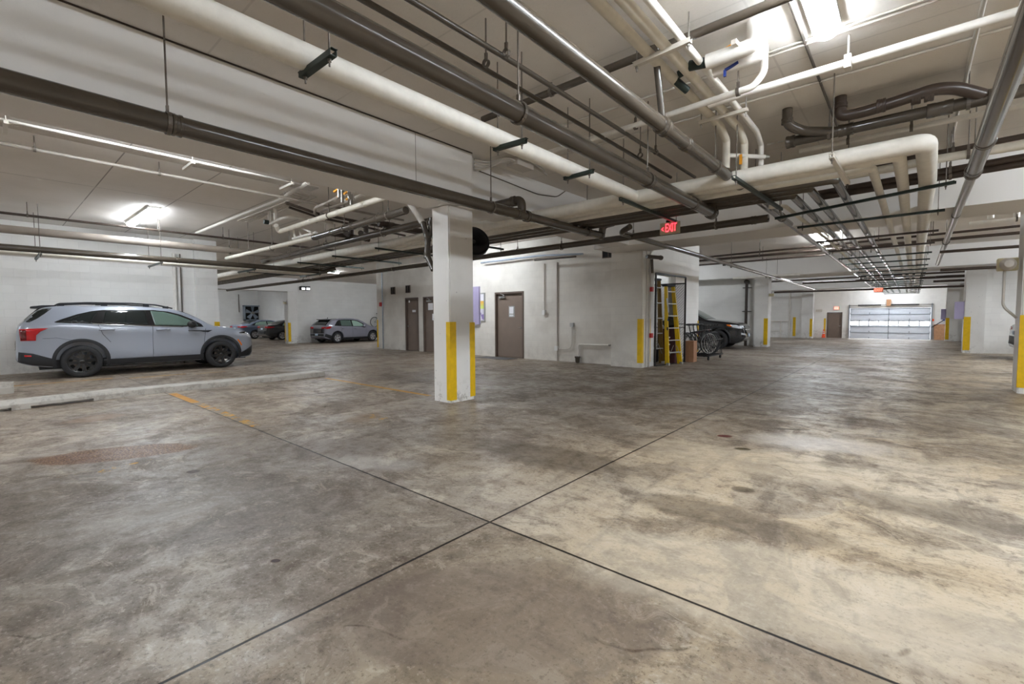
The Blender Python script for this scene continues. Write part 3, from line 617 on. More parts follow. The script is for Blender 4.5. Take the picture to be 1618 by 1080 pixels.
# white pipes along the aisle near the ceiling and their drops
for lab,x_,yy,r_ in (('left of three white ceiling pipes that elbow straight down',-1.78,6.12,.044),('middle of three white ceiling pipes that elbow straight down',-1.63,6.34,.044),('right and slimmest of three white pipes that elbow straight down',-1.49,6.56,.032)):
    run('white_pipe',lab,[(x_+.02,-1,3.6),(x_,yy-.25,3.6),(x_,yy,3.5),(x_,yy,3.16)],r_,'cream' if r_>.04 else 'white_pipe',[(x_,2.2,3.6)],bend=.035)
t=run('white_pipe','short white cross pipe with an orange valve handle between the drops',[(-1.79,6.14,3.33),(-1.44,6.52,3.33)],.028,'white_pipe'); 
bm=B(); box(bm,(-1.655,6.22,3.21),(-1.625,6.24,3.33)); mesh('valve_handle',bm,M['orangel'],t,world=True); sub(t,'end_cap',[(-1.45,6.51,3.33),(-1.40,6.56,3.33)],.02,'steel')
# white pipes across at ceiling height
t=run('white_pipe','white pipe with upturned elbow passing left under the ceiling',[at(860,243,z=3.45),at(1052,183,z=3.45),at(1190,137,z=3.45),at(1190,137,z=3.45)+Vector((.09,0,.1)),at(1190,137,z=3.45)+Vector((.09,0,.33))],.03,'white_pipe',[at(1166,145,z=3.45),at(1004,199,z=3.45)],bend=.05)
t=run('white_pipe','straight white pipe sweeping to the upper right corner',[at(1120,166,z=3.55),at(1198,141,z=3.55),at(1618,15.6,z=3.55),at(1700,-9,z=3.55)],.034,'white_pipe')
p=at(1340,98,z=3.55); bm=B(); tube(bm,[p,(p.x,p.y,CEIL)],.008,8); mesh('hanger_rod',bm,M['white_pipe'],t,world=True); bm=B(); box(bm,(p.x-.025,p.y-.05,p.z-.06),(p.x+.025,p.y+.05,p.z+.05)); mesh('clamp',bm,M['strutw'],t,world=True)
run('white_pipe','thin white pipe below the brown drain pipes at upper right',[at(1263,239,z=3.45),at(1618,166,z=3.45),at(1720,145,z=3.45)],.03,'white_pipe',[at(1340,223,z=3.45),at(1440,202,z=3.45)])
run('cream_pipe','cream insulated pipe passing behind the big elbow to the right edge',[at(1325,281,z=3.27),at(1475,252,z=3.27),at(1618,229,z=3.27),at(1720,212,z=3.27)],.05,'cream',[at(1530,243,z=3.27)])
for lab,a,b,zz,r_ in (('dark brown cross pipe above the cream pipe at right edge',(1300,277),(1618,215),3.45,.035),('upper of two dark cross pipes before the deep beam',(1290,306),(1618,248),3.27,.045),('lower of two dark cross pipes before the deep beam',(1290,313),(1618,258),3.2,.045)):
    A=at(*a,z=zz);Bq=at(*b,z=zz); run('brown_pipe',lab,[A,Bq,Bq+(Bq-A).normalized()*3],r_,'brown_dark',[A+(Bq-A)*.7])
# brown drain pipes at upper right
zz=3.47; y0=6.6
t=run('drain_pipe','brown drain pipe with capped end and branch fittings at upper right',[(-1.22,y0,zz),(2.8,y0,zz)],.06,'brown',[],[])
def cp(par,x_,y_,z_,r=.06,L=.1,ax='x',mat='brown'): return coupling(par,Vector((x_,y_,z_)),r,ax,L,mat)
cp(t,-1.17,y0,zz,.066,.09); cp(t,-.62,y0,zz,.062,.14); cp(t,.17,y0,zz,.066,.2); cp(t,.60,y0,zz,.075,.17)
sub(t,'branch',[(-1.17,6.35,CEIL),(-1.17,6.35,3.60),(-1.02,6.48,3.52),(-.72,y0,zz)],.055,'brown',.08); cp(t,-1.17,6.35,3.64,.056,.06,'z')
sub(t,'branch',[(-.66,6.4,CEIL),(-.66,6.4,3.56),(-.42,6.42,3.56),(.12,6.36,3.6),(.28,6.42,3.58),(.5,y0,3.5)],.058,'brown_dark',.07)
for x_ in (-.30,-.02,.08): cp(t,x_,6.4,3.575,.064,.07,mat='brown_dark')
cp(t,-.66,6.4,3.68,.06,.05,'z','brown_dark')
for p in ((-.78,y0,zz),(.38,y0,zz)): hanger(t,p,.06,side='x')
# valves near the lamp
t=thing('valve_assembly','pair of fat white insulated valves with orange handle elbowing up to ceiling','valve',at(1193,32,z=CEIL))
P0=at(1193,34,z=CEIL); y1=P0.y; A=at(1117,98,y=y1); Bq=at(1180,76,y=y1)
sub(t,'valve_body',[A,Bq,(P0.x,y1,Bq.z+.02),(P0.x,y1,CEIL)],.062,'white_pipe',.08)
y2=y1+.13; A2=at(1128,113,y=y2);B2=at(1190,92,y=y2); P1=at(1202,60,y=y2)
sub(t,'valve_body',[A2,B2,(P1.x,y2,B2.z+.02),(P1.x,y2,CEIL)],.055,'white_pipe',.08)
for q_,mm in ((at(1144,79,y=y1-.03),'orangel'),(at(1155,105,y=y2-.05),'blue')):
    bm=B(); bar(bm,q_-Vector((.05,0,.015)),q_+Vector((.06,0,.015)),.02,.02); bar(bm,q_-Vector((.05,0,.015)),q_-Vector((.05,0,.07)),.02,.02); mesh('valve_handle',bm,M[mm],t,world=True)
for k,(q0,q1,r_) in enumerate(((at(1056,112,y=y1),at(1064,124,y=y1+.1),.03),(at(1064,124,y=y1+.1),at(1086,143,y=y1+.25),.035),(at(1072,118,y=y1+.1),at(1088,108,y=y1+.1),.035),(at(1090,104,y=y1),at(1114,99,y=y1),.045))):
    sub(t,'check_valve',[q0,q1],r_,'strut')
bm=B(); q0=at(1159,66,y=y1-.12);q1=at(1190,108,y=y1+.3); q1.z=q0.z; bar(bm,q0,q1,.04,.04); mesh('bracket',bm,M['strutw'],t,world=True)
# white struts under the brown header
for lab,a,b in (('white strut bar holding white ceiling pipes under the brown header',at(1003,104,z=3.54),at(1092,65,z=3.54)),('white strut bar just before the three white drops',at(1105,195,z=3.54),at(1182,174,z=3.54))):
    trapeze(lab,(a.x,a.y),(b.x,b.y),3.53,'strutw',group='white struts under the white ceiling pipes',rm='steel')
# ceiling conduits
def cond(label,pts,r=.011,mat='greencable',straps=()):
    t=run('conduit',label,pts,r,mat,bend=.06,cat='conduit',seg=8)
    return t
cond('thin conduit on ceiling crossing behind the three white drops',[(-4.2,5.8,3.762),(2.6,5.8,3.762)],.013)
cond('thin conduit on ceiling leading to the near lamp',[(-3.6,4.93,3.762),(2.6,4.93,3.762)],.013)
cond('second thin conduit tight beside the one leading to the near lamp',[(-1.5,4.86,3.762),(2.6,4.86,3.762)],.010)
cond('ceiling conduit running down the aisle left of the near lamp',[(-.78,-1,3.762),(-.78,7.4,3.762)],.013,'rod')
cond('conduit along ceiling above the steep brown pipe at right',[(.36,-1,3.755),(.36,10,3.755)],.018,'greencable')
cond('thin conduit behind the brown drain pipes on the ceiling',[(-1.6,7.4,3.762),(2.6,7.4,3.762)],.012)
for i,x_ in enumerate((-4.40,-4.49)):
    cond(['upper thin conduit beside the insulated pipe at upper left','lower thin conduit beside the insulated pipe at upper left'][i],[(x_,-1.5,3.75),(x_,5.3,3.75),(x_-.25,6.2+.2*i,3.75)],.020-.005*i)
t=thing('junction_box','white electrical box on ceiling behind the beam end','electrical box',at(822,262,z=3.70)); q_=t.location
bxo('enclosure',(q_.x-.11,q_.y-.2,3.66),(q_.x+.11,q_.y+.2,3.779),M['cable'],t,bev=.004)
bm=B()
for k in range(4): tube(bm,[(-5.02,4.95+.0*k,3.55+.05*k),(-4.97,5.15+.03*k,3.60+.04*k),(q_.x-.05+.03*k,q_.y-.35,3.70+.012*k),(q_.x-.06+.04*k,q_.y-.15,3.71)],.014,8,.12)
o=mesh('conduit_bundle',bm,M['cable'],None,smooth=True); props(o,'bundle of pale conduits curving from the beam end to white box','conduit')
bm=B(); pts_=[at(757,270,x=-5.12),at(800,287,x=-5.12),at(850,307,x=-5.12),at(880,311,x=-5.12),at(893,302,x=-5.12)]; tube(bm,pts_,.009,6,.1); o=mesh('sagging_cable',bm,M['rod'],None,smooth=True); props(o,'thin grey cable sagging along the recessed beam face','cable')
# cross pipes in the second bay
for lab,a,b,zz,r_ in (('upper thin brown cross pipe in bay beyond the deep beam',(1150,402.7),(1288,389),3.4,.03),('thicker brown cross pipe in bay beyond the deep beam',(1150,408),(1298,395),3.35,.04),('lower thin brown cross pipe ending beside the aisle rack',(1157,414.5),(1304,402.7),3.3,.03)):
    A=at(*a,z=zz);Bq=at(*b,z=zz); d=(Bq-A).normalized(); run('brown_pipe',lab,[A-d*1.2,Bq+d*(7 if r_>.03 or a[1]<403 else .0)],r_,'brown_dark',[A+d*1.0,A+d*4.0])
run('white_pipe','white pipe crossing near the pale lamp beyond the deep beam',[at(1268,397,z=3.45),at(1268,397,z=3.45)+Vector((10,0,0))],.03,'white_pipe')
run('white_pipe','large pale pipe along the middle beam over the black suv',[(-5.9,21.6,3.0),(-3.4,21.6,3.02)],.055,'white_pipe',[(-4.6,21.6,3.0)])
t=run('drain_pipe','brown vertical pipe with clamps on wall behind the black suv',[(-5.62,22.72,.0),(-5.62,22.72,2.9)],.06,'brown_dark'); 
coupling(t,Vector((-5.62,22.72,2.9)),.09,'y',.16,'brown_dark'); coupling(t,Vector((-5.62,22.72,1.75)),.06,'z',.08,'brown_dark')
for zz in (1.55,2.62): bm=B(); box(bm,(-5.8,22.78,zz),(-5.44,22.89,zz+.03)); mesh('clamp',bm,M['blackmetal'],t,world=True)
for lab,a,b,zz,r_,mt in (('dark brown cross pipe before the far beam left part',(1218,462),(1385,456.5),2.86,.055,'brown_dark'),('slim dark pipe above the far beam pipes',(1215,445),(1420,434),3.05,.035,'brown_dark'),('brown pipe with elbow crossing before the far beam',(1268,447),(1430,440),3.0,.055,'brown_dark')):
    A=at(*a,z=zz);Bq=at(*b,z=zz); run('brown_pipe',lab,[A,Bq,Bq+Vector((5,0,0))],r_,mt)
for lab,yy,zz in (('dark overhead pipe nearest camera right of far rack',22.9,2.9),('dark overhead pipe middle of three right of far rack',25.5,2.9),('dark overhead pipe furthest of three right of far rack',28,2.86)):
    run('brown_pipe',lab,[(.75,yy if yy>23.1 else 21.8,zz),(7,yy if yy>23.1 else 21.8,zz)],.05,'brown_dark')
run('white_pipe','white cross pipe high in the right bay beyond deep beam',[(.9,14.0,3.3),(9,14.0,3.3)],.04,'white_pipe',[(1.6,14,3.3)])
run('brown_pipe','brown cross pipe in right bay behind the wide guard pillar',[(.5,15.2,2.86),(9,15.2,2.86)],.035,'brown_dark')
for i,xx in enumerate((.75,1.2,1.62)):
    run('white_pipe',['white vertical stub pipe left in the right bay','white vertical stub pipe middle in the right bay','white vertical stub pipe right in the right bay'][i],[(xx,13.2+.5*i,CEIL),(xx,13.2+.5*i,3.32)],.05,'white_pipe',group='white stub pipes in the right bay')
# left bay
run('brown_pipe','brown pipe along the left wall above the silver suv',[(-13.95,-3,2.82),(-14.05,5.2,2.82),(-14.2,7.2,2.82),(-14.0,7.5,2.95)],.068,'brown',[],[(-14.0,3.3,2.82)])
run('white_pipe','cream pipe beside the brown pipe above the silver suv',[(-14.75,-3,2.80),(-14.85,7.4,2.80)],.05,'cream')
run('white_pipe','slim white pipe closest to wall above the silver suv',[(-15.1,-3,2.78),(-15.15,7.4,2.78)],.02,'white_pipe')
run('brown_pipe','upper grey brown pipe along the left wall',[(-14.05,-3,3.2),(-14.1,7.2,3.2)],.085,'greige',[(-14.05,.25,3.2),(-14.1,4.5,3.2)])
run('sprinkler_pipe','thin brown sprinkler pipe passing in front of the left lamp',[(-13.9,-3,3.5),(-13.95,8,3.5)],.027,'brown_dark',[(-13.9,.7,3.5),(-13.9,2.9,3.5),(-13.92,4.3,3.5)])
run('sprinkler_pipe','thin pale pipe along the left bay ceiling nearest the beam',[(-8.85,-3,3.6),(-8.95,6.5,3.6)],.024,'greige',[(-8.87,.55,3.6),(-8.9,1.9,3.6)])
for i,(y_,x0,x1) in enumerate(((.86,-13.9,-15.2),(2.95,-13.95,-15.3),(5.1,-14.0,-15.3),(7.0,-14.0,-15.4))):
    trapeze(['strut bar under wall pipes above the silver suv rear','strut bar under wall pipes above the silver suv front','strut bar under wall pipes at the end of the left wall','strut bar under wall pipes beyond the left wall'][i],(x0,y_),(x1,y_),2.715,'strut',group='strut bars above the silver suv')
# conduit rack by the beam
t=thing('conduit_rack','bright white conduit bundle on struts running along left bay ceiling','conduit',(-8.3,.2,3.66))
for k in range(6): bm=B(); tube(bm,[(-8.15-.055*k,-3,3.70),(-8.2-.055*k,4.1,3.70)],.011 if k else .018,8); mesh('conduit',bm,M['cable'],t,True,world=True)
for y_ in (.28,2.15,3.6): bm=B(); box(bm,(-8.6,y_-.02,3.64),(-8.1,y_+.02,3.68)); tube(bm,[(-8.15,y_,3.68),(-8.15,y_,CEIL)],.006,6); tube(bm,[(-8.55,y_,3.68),(-8.55,y_,CEIL)],.006,6); mesh('strut',bm,M['strutw'],t,world=True)
run('cable_bundle','thick white wrapped cable bundle crossing left bay ceiling',[(-14.9,3.96,3.7),(-11.6,3.96,3.7),(-9.3,3.96,3.69),(-8.9,3.85,3.66),(-8.0,3.82,3.7)],.036,'cable',bend=.2,cat='cable')
for i in range(4):
    cond(['first thin conduit beside the wrapped cable bundle','second thin conduit beside the wrapped cable bundle','third thin conduit beside the wrapped cable bundle','fourth thin conduit beside the wrapped cable bundle'][i],[(-12.6,4.22+.09*i,3.755),(-9.4+.12*i,4.22+.09*i,3.755),(-9.2+.12*i,3.9,3.755)],.012,'cable')
t=run('drain_pipe','drain pipe half cream half brown slanting toward the beam over grey suv',[at(358,408,z=3.0),at(496,375,z=3.0)],.047,'cream',[at(430,391,z=3.0),at(393,400,z=3.0)],[at(420,393.5,z=3.0),at(460,384,z=3.0)])
A=at(496,375,z=3.0);Bq=at(655,328,z=3.0); Bq=A+(Bq-A)*((-5.95-A.x)/(Bq.x-A.x)); sub(t,'pipe',[A,Bq],.06,'brown')
for f in (.03,.25,.5,.75): q_=A+(Bq-A)*f; coupling(t,q_,.06,'x'); 
for f in (.4,.85): hanger(t,A+(Bq-A)*f,.06,side='x')
t=run('white_pipe','cream pipe with small bent end slanting above the cream and brown drain',[at(436,356,z=3.35),at(441,366,z=3.25),at(595,316,z=3.25),at(595,316,z=3.25)+(at(595,316,z=3.25)-at(441,366,z=3.25)).normalized()*.35],.05,'cream',[at(520,340.3,z=3.25)],[at(490,350,z=3.25),at(535,335.5,z=3.25),at(575,322.5,z=3.25)])
# dark drains in the left bay
t=thing('drain_pipe','dark brown drain cluster with two stubs hanging left of the pillar','pipe',at(555,340,z=CEIL)); zz=3.2
A=at(520,368,z=zz); Bq=at(583,378,z=zz); sub(t,'pipe',[A,Bq],.055,'brown_dark')
for px in (555,578): q0=at(px,350 if px==555 else 345,z=CEIL); sub(t,'riser',[q0,(q0.x,q0.y,3.35),at(px-8,368,z=3.2)],.06,'brown_dark',.08)
for f in (.1,.5,.95): coupling(t,A+(Bq-A)*f,.056,'y',.1,'brown_dark')
A=at(598,352,z=3.25);Bq=at(668,366,z=3.22); sub(t,'pipe',[A,Bq],.06,'brown_dark'); coupling(t,A+(Bq-A)*.25,.06,'y',.16,'brown_dark')
for lab,a,b,r_ in (('upper dark pipe running back over the drain cluster',(500,337),(676,372),.03),('lower dark pipe running back over the drain cluster',(503,343),(640,372),.025)):
    A=at(*a,z=3.45);Bq=at(*b,z=3.45); run('brown_pipe',lab,[A+Vector((0,-.6,.1)),A,Bq],r_,'brown_dark',[A+(Bq-A)*.6])
# small fittings cluster in the left bay
t=run('white_pipe','thin white pipe with two stubs bending around above the cream pipe',[at(427,353,z=3.5),at(444,345,z=3.5),at(458,342,z=3.5),at(525,353,z=3.5)],.032,'white_pipe',[at(500,349,z=3.5)],bend=.15)
for px,pyy in ((426,352),(435,348)): q_=at(px,pyy,z=3.5); sub(t,'stub',[q_,(q_.x,q_.y,CEIL-.003)],.035,'white_pipe')
sub(t,'valve_wheel',[at(417,350,z=3.5),at(424,351,z=3.5)],.05,'strut')
t=run('white_pipe','small comb shaped white pipe fitting below the cream pipe',[at(463,377,z=3.1),at(500,367,z=3.1)],.028,'white_pipe')
for a,b in (((463,360),(466,375)),((471,360),(476,373)),((468,356),(492,367))): sub(t,'branch',[at(*a,z=3.3),at(*b,z=3.1)],.022,'white_pipe')
for lab,pts_ in (('left brown pipe loop turning down beside the cream pipe',((540,309),(512,322),(498,328),(497,338),(504,341))),('right brown pipe loop turning down beside the cream pipe',((552,318),(520,329),(508,333),(507,339),(512,343)))):
    run('brown_pipe',lab,[at(*p_,z=3.42) for p_ in pts_],.026,'greige',bend=.12)
t=thing('valve_assembly','cluster of small valves with orange handles under beam in the left bay','valve',at(540,300,z=CEIL))
for px,pyy in ((536,312),(541,320),(552,315),(555,324)):
    q_=at(px,pyy,z=3.3); sub(t,'valve_body',[q_,q_+Vector((.0,0,.22))],.028,'steel'); bm=B(); bar(bm,q_+Vector((-.16,0,.12)),q_+Vector((-.02,0,.14)),.03,.03); mesh('valve_handle',bm,M['orangel'],t,world=True)
for a,b in (((544,307),(558,303)),((562,312),(575,307)),((541,318),(560,313))): sub(t,'pipe',[at(*a,z=3.5),at(*b,z=3.5)],.03,'white_pipe')
# wye and stack beside the pillar
t=thing('drain_stack','brown drain stack with wye and white slanted inlet left of the pillar','pipe',(-6.3,5.0,2.2))
w0=at(648,322,y=5.0);w1=at(668,352,y=5.0);w2=at(676,377,y=5.0);w3=at(675,404,y=5.0);w4=at(685,426,y=5.0)
sub(t,'inlet',[w0,w1],.052,'white_pipe'); sub(t,'stack',[w1,w2,w3,w4],.05,'brown',.06); sub(t,'riser',[at(682,344,y=5.1),at(681,366,y=5.1),w2],.05,'brown',.05)
for q_ in (w2,w3): coupling(t,q_,.054,'z',.08)
coupling(t,at(681,352,y=5.1),.054,'z',.05)
# fan behind the pillar
t=thing('drum_fan','round black fan mounted high behind the lone pillar','fan',(-5.86,5.74,2.62)); c_=Vector((-5.86,5.74,2.66))
bm=B(); lathe(bm,[(.16,-.06),(.25,-.055),(.275,-.03),(.275,.06),(.265,.07),(.25,.06),(.25,-.02),(.0,-.02)],36); bmesh.ops.rotate(bm,verts=bm.verts,cent=(0,0,0),matrix=Matrix.Rotation(math.radians(62),3,'Z')@Matrix.Rotation(math.radians(72),3,'X')); bmesh.ops.translate(bm,verts=bm.verts,vec=c_); mesh('housing',bm,M['black'],t,40,world=True)
bm=B()
for k in range(5): lathe(bm,[(.05+.045*k-.004,0),(.05+.045*k+.004,.004)],30)
bmesh.ops.rotate(bm,verts=bm.verts,cent=(0,0,0),matrix=Matrix.Translation((0,0,.09)).to_3x3()); bmesh.ops.translate(bm,verts=bm.verts,vec=(0,0,.065)); bmesh.ops.rotate(bm,verts=bm.verts,cent=(0,0,0),matrix=Matrix.Rotation(math.radians(62),3,'Z')@Matrix.Rotation(math.radians(72),3,'X')); bmesh.ops.translate(bm,verts=bm.verts,vec=c_); mesh('grille',bm,M['blackmetal'],t,world=True)
bm=B(); tube(bm,[(-5.7,5.24,2.66),(-5.80,5.70,2.66)],.03,10); mesh('mounting_arm',bm,M['blackmetal'],t,world=True)
# things on the block wall
def wallpipe(label,px,y,z0,z1,r=.016,mat='cable'):
    x_=at(px,500,y=y).x; return run('conduit',label,[(x_,y,z0),(x_,y,z1)],r,mat,cat='conduit',seg=8)
t=wallpipe('vertical conduit ending in a switch box right of notice door',860,11.47,1.55,3.0); q_=t.location; bxo('switch_box',(q_.x-.05,11.42,1.42),(q_.x+.05,11.499,1.56),M['housing'],t)
t=wallpipe('tall vertical conduit from pipes down to floor on block wall',880,11.47,.0,3.0,.022); q_=t.location
bxo('outlet_box',(q_.x-.06,11.42,.32),(q_.x+.05,11.499,.46),M['housing'],t); sub(t,'side_conduit',[(q_.x+.05,11.46,.38),(q_.x+.42,11.46,.38),(q_.x+.55,11.46,.5),(q_.x+.55,11.46,1.05)],.013,'cable',.12); bxo('outlet_box',(q_.x+.49,11.43,1.05),(q_.x+.61,11.499,1.17),M['alu'],t)
a_=at(914,544,y=11.45);b_=at(963,545,y=11.45)
t=run('drain_pipe','small copper tone pipe along wall dropping into a brown cup',[b_,a_,(a_.x,11.45,.14)],.022,'white_pipe',bend=.05); t.location=t.location
bm=B(); lathe(bm,[(.045,0),(.06,.02),(.07,.14),(.085,.145),(.085,.19),(.06,.19)],20,(a_.x,11.40,0)); mesh('drain_cup',bm,M['brown'],t,40,world=True); coupling(t,b_,.024,'x',.05,'steel')
t=run('conduit','white conduit with red alarm boxes on pillar beside the mesh cage',[(-5.22,11.6,0),(-5.22,11.6,3.0),(-5.22,11.8,3.12)],.02,'cable',cat='conduit',seg=10,bend=.1)
for zz in (.78,2.0): o=bxo('alarm_box',(-5.20,11.55,zz),(-5.14,11.66,zz+.12),M['red'],t)
run('conduit','second slimmer conduit on the same pillar beside cage',[(-5.23,11.42,0),(-5.23,11.42,3.04)],.012,'cable',cat='conduit',seg=8)
t=run('drain_pipe','brown capped pipe above the mesh cage on wall',[at(1022,405,x=-5.1),at(1046,407,x=-4.9)],.05,'brown_dark'); sub(t,'downpipe',[at(1030,409,x=-5.1),at(1031,431,x=-5.12)],.035,'brown'); coupling(t,at(1044,407,x=-4.95),.055,'y',.06,'brown_dark')
xa=at(602.5,500,y=11.47).x
t=thing('alarm_strobe','red fire alarm unit on wall end left of the brown doors','alarm',(xa,11.45,1.9)); bxo('box',(xa-.1,11.44,1.86),(xa+.05,11.499,2.03),M['red'],t); bm=B(); tube(bm,[(xa+.1,11.47,0),(xa+.1,11.47,3.4)],.022,8); mesh('conduit',bm,M['galv'],t,world=True)
run('conduit','pale horizontal tray of conduits high on block wall above notice door',[at(760,415,y=11.3),at(850,404,y=11.3),at(921,401,y=11.3)],.03,'galv',cat='conduit')
run('brown_pipe','short brown pipe below the pale conduits high on block wall',[at(845,411,y=11.1),at(910,405,y=11.1)],.025,'brown_dark')
# left wall conduits + far clutter
run('white_pipe','white vertical pipe on end of left block wall',[(-16.68,3.82,0),(-16.68,3.82,3.3)],.05,'white_pipe'); run('conduit','thin grey conduit beside white pipe on left wall',[(-16.7,3.98,0),(-16.7,3.98,3.3)],.018,'rod',cat='conduit')
run('white_pipe','tall white vertical pipe on far wall near the yellow guard',[(-6.05,35.22,fz(-6,35)),(-6.05,35.22,3)],.06,'white_pipe')
for lab,pts_ in (('low pale rail frame on far wall behind the black suv bay',[(-7.2,35.2,1.0),(-6.15,35.2,1.0)]),):
    t=run('wall_rail',lab,pts_,.03,'white_pipe',cat='rail'); sub(t,'rail',[(-7.2,35.2,.35),(-6.4,35.2,.35)],.02,'white_pipe'); sub(t,'post',[(-6.55,35.2,fz(-6,35)),(-6.55,35.2,1.0)],.04,'white_pipe')
# emergency lights
def emlight(label,p,s=1):
    t=thing('emergency_light',label,'emergency light',p); x,y,z=p; bxo('body',(x-.13*s,y-.06,z-.07*s),(x+.13*s,y+.04,z+.05*s),simple('beige_plastic',srgb(196,186,152),.5) if 'bp' not in M else M['bp'],t,bev=.008)
    for sx in (-1,1): bm=B(); lathe(bm,[(0,-.05),(.04*s,-.05),(.05*s,0),(.03*s,.05),(0,.055)],14,(x+sx*.09*s,y-.04,z+.10*s),'y'); mesh('lamp_head',bm,M['housing'],t,40,world=True)
    return t
M['bp']=simple('beige_plastic',srgb(196,186,152),.5)
emlight('beige twin head emergency light on far pillar near sedans',(-28.6,12.03,2.3)); emlight('beige emergency light on pillar behind black suv',(-4.6,22.5,2.27)); 
p=at(1588,416,y=11.75); t=thing('wall_light','beige round fronted light box with conduit on side of right edge pillar','wall light',(p.x,11.75,p.z-.15))
bxo('box',(p.x-.10,11.68,p.z-.13),(p.x+.16,11.82,p.z+.09),M['bp'],t,bev=.02); bm=B(); lathe(bm,[(0,-.16),(.06,-.15),(.10,-.07),(.11,0),(0,0)],24,(p.x+.03,11.70,p.z-.02),'y'); mesh('lens_dome',bm,M['cable'],t,40,world=True)
bm=B(); tube(bm,[(p.x,11.75,p.z-.12),(p.x,11.75,p.z-.75),(p.x+.17,11.75,p.z-.95)],.02,8,.08); mesh('conduit',bm,M['greenuse'] if 'greenuse' in M else M['cable'],t,True,world=True)
t=thing('floodlight','small twin floodlight on far wall above the grey hatchback','floodlight',(-28.7,13.6,2.95)); bxo('body',(-28.88,13.05,3.12),(-28.6,13.6,3.36),M['blackmetal'],t)
for yy in (13.17,13.47): bxo('lens',(-28.6,yy-.09,3.15),(-28.585,yy+.09,3.26),emis('flood_lens',(1,1,1,1),1.2),t)
# ---------------------------------------------------------------- lamps
def lamp(label,x,y,L=2.44,ax='y',vis=True,z=CEIL):
    t=thing('ceiling_lamp',label,'ceiling lamp',(x,y,z-.11),0,'fluorescent ceiling lamps'); hw=.10
    if ax=='y': a,b=(x-hw,y-L/2,z-.05),(x+hw,y+L/2,z-.001)
    else: a,b=(x-L/2,y-hw,z-.05),(x+L/2,y+hw,z-.001)
    bxo('housing',a,b,M['housing'],t)
    bm=B(); n=8; prof=[]
    for k in range(n+1):
        an=PI*k/n; prof.append((math.cos(an)*.088,-math.sin(an)*.068))
    ends=[]
    for e_ in (-L/2+.012,L/2-.012):
        ends.append([bm.verts.new((x+u,y+e_,z-.05+v) if ax=='y' else (x+e_,y+u,z-.05+v)) for u,v in prof])
    for k in range(n): bm.faces.new((ends[0][k],ends[0][k+1],ends[1][k+1],ends[1][k]))
    bm.faces.new(ends[0]); bm.faces.new(ends[1][::-1]); bm.faces.new((ends[0][0],ends[1][0],ends[1][-1],ends[0][-1])); mesh('lens',bm,M['lamp'],t,world=True)
    return t
lamp('bright ceiling lamp at top edge right of the orange valve',-.6,3.58)
lamp('bright ceiling lamp over the silver suv',-13.65,2.54,ax='x')
bm=None
lamp('bright lamp glaring through the pipe rack beyond the deep beam',-2.08,17.0)
hidden=[(-7.55,1.9,'y'),(-7.2,-4.5,'y'),(-.6,-4.2,'y'),(2.7,5.0,'y'),(2.9,8.4,'y'),(3.0,1.0,'y'),(7,3,'y'),(4,-4.5,'y'),(3.6,14,'y'),(5,20.3,'y'),(4.5,17.0,'y'),(9,17.5,'y'),(-.4,28.5,'y'),(-.6,39.5,'y'),(-10.8,9.8,'x'),(-21.5,3.6,'x'),(-23,16.5,'y'),(-22.5,11.0,'y'),(-34,8.0,'x'),(-38,11,'y'),(-22,1.5,'x'),(-9.5,19.3,'x'),(-9.5,28.5,'x'),(-3.3,27.5,'x'),(6.5,29,'y'),(-13.65,-4.5,'x'),(3.2,42,'y'),(-1.2,44.6,'x')]  # a few inferred fixtures; most are added to brighten beams, bays and walls
for i,(x_,y_,a_) in enumerate(hidden): lamp('unseen ceiling lamp added to light the garage',x_,y_,ax=a_)
lamp('short unseen lamp added to light the mesh cage storage room',-7.6,14.2,L=.7)  # added lamp, brightens the room behind the mesh
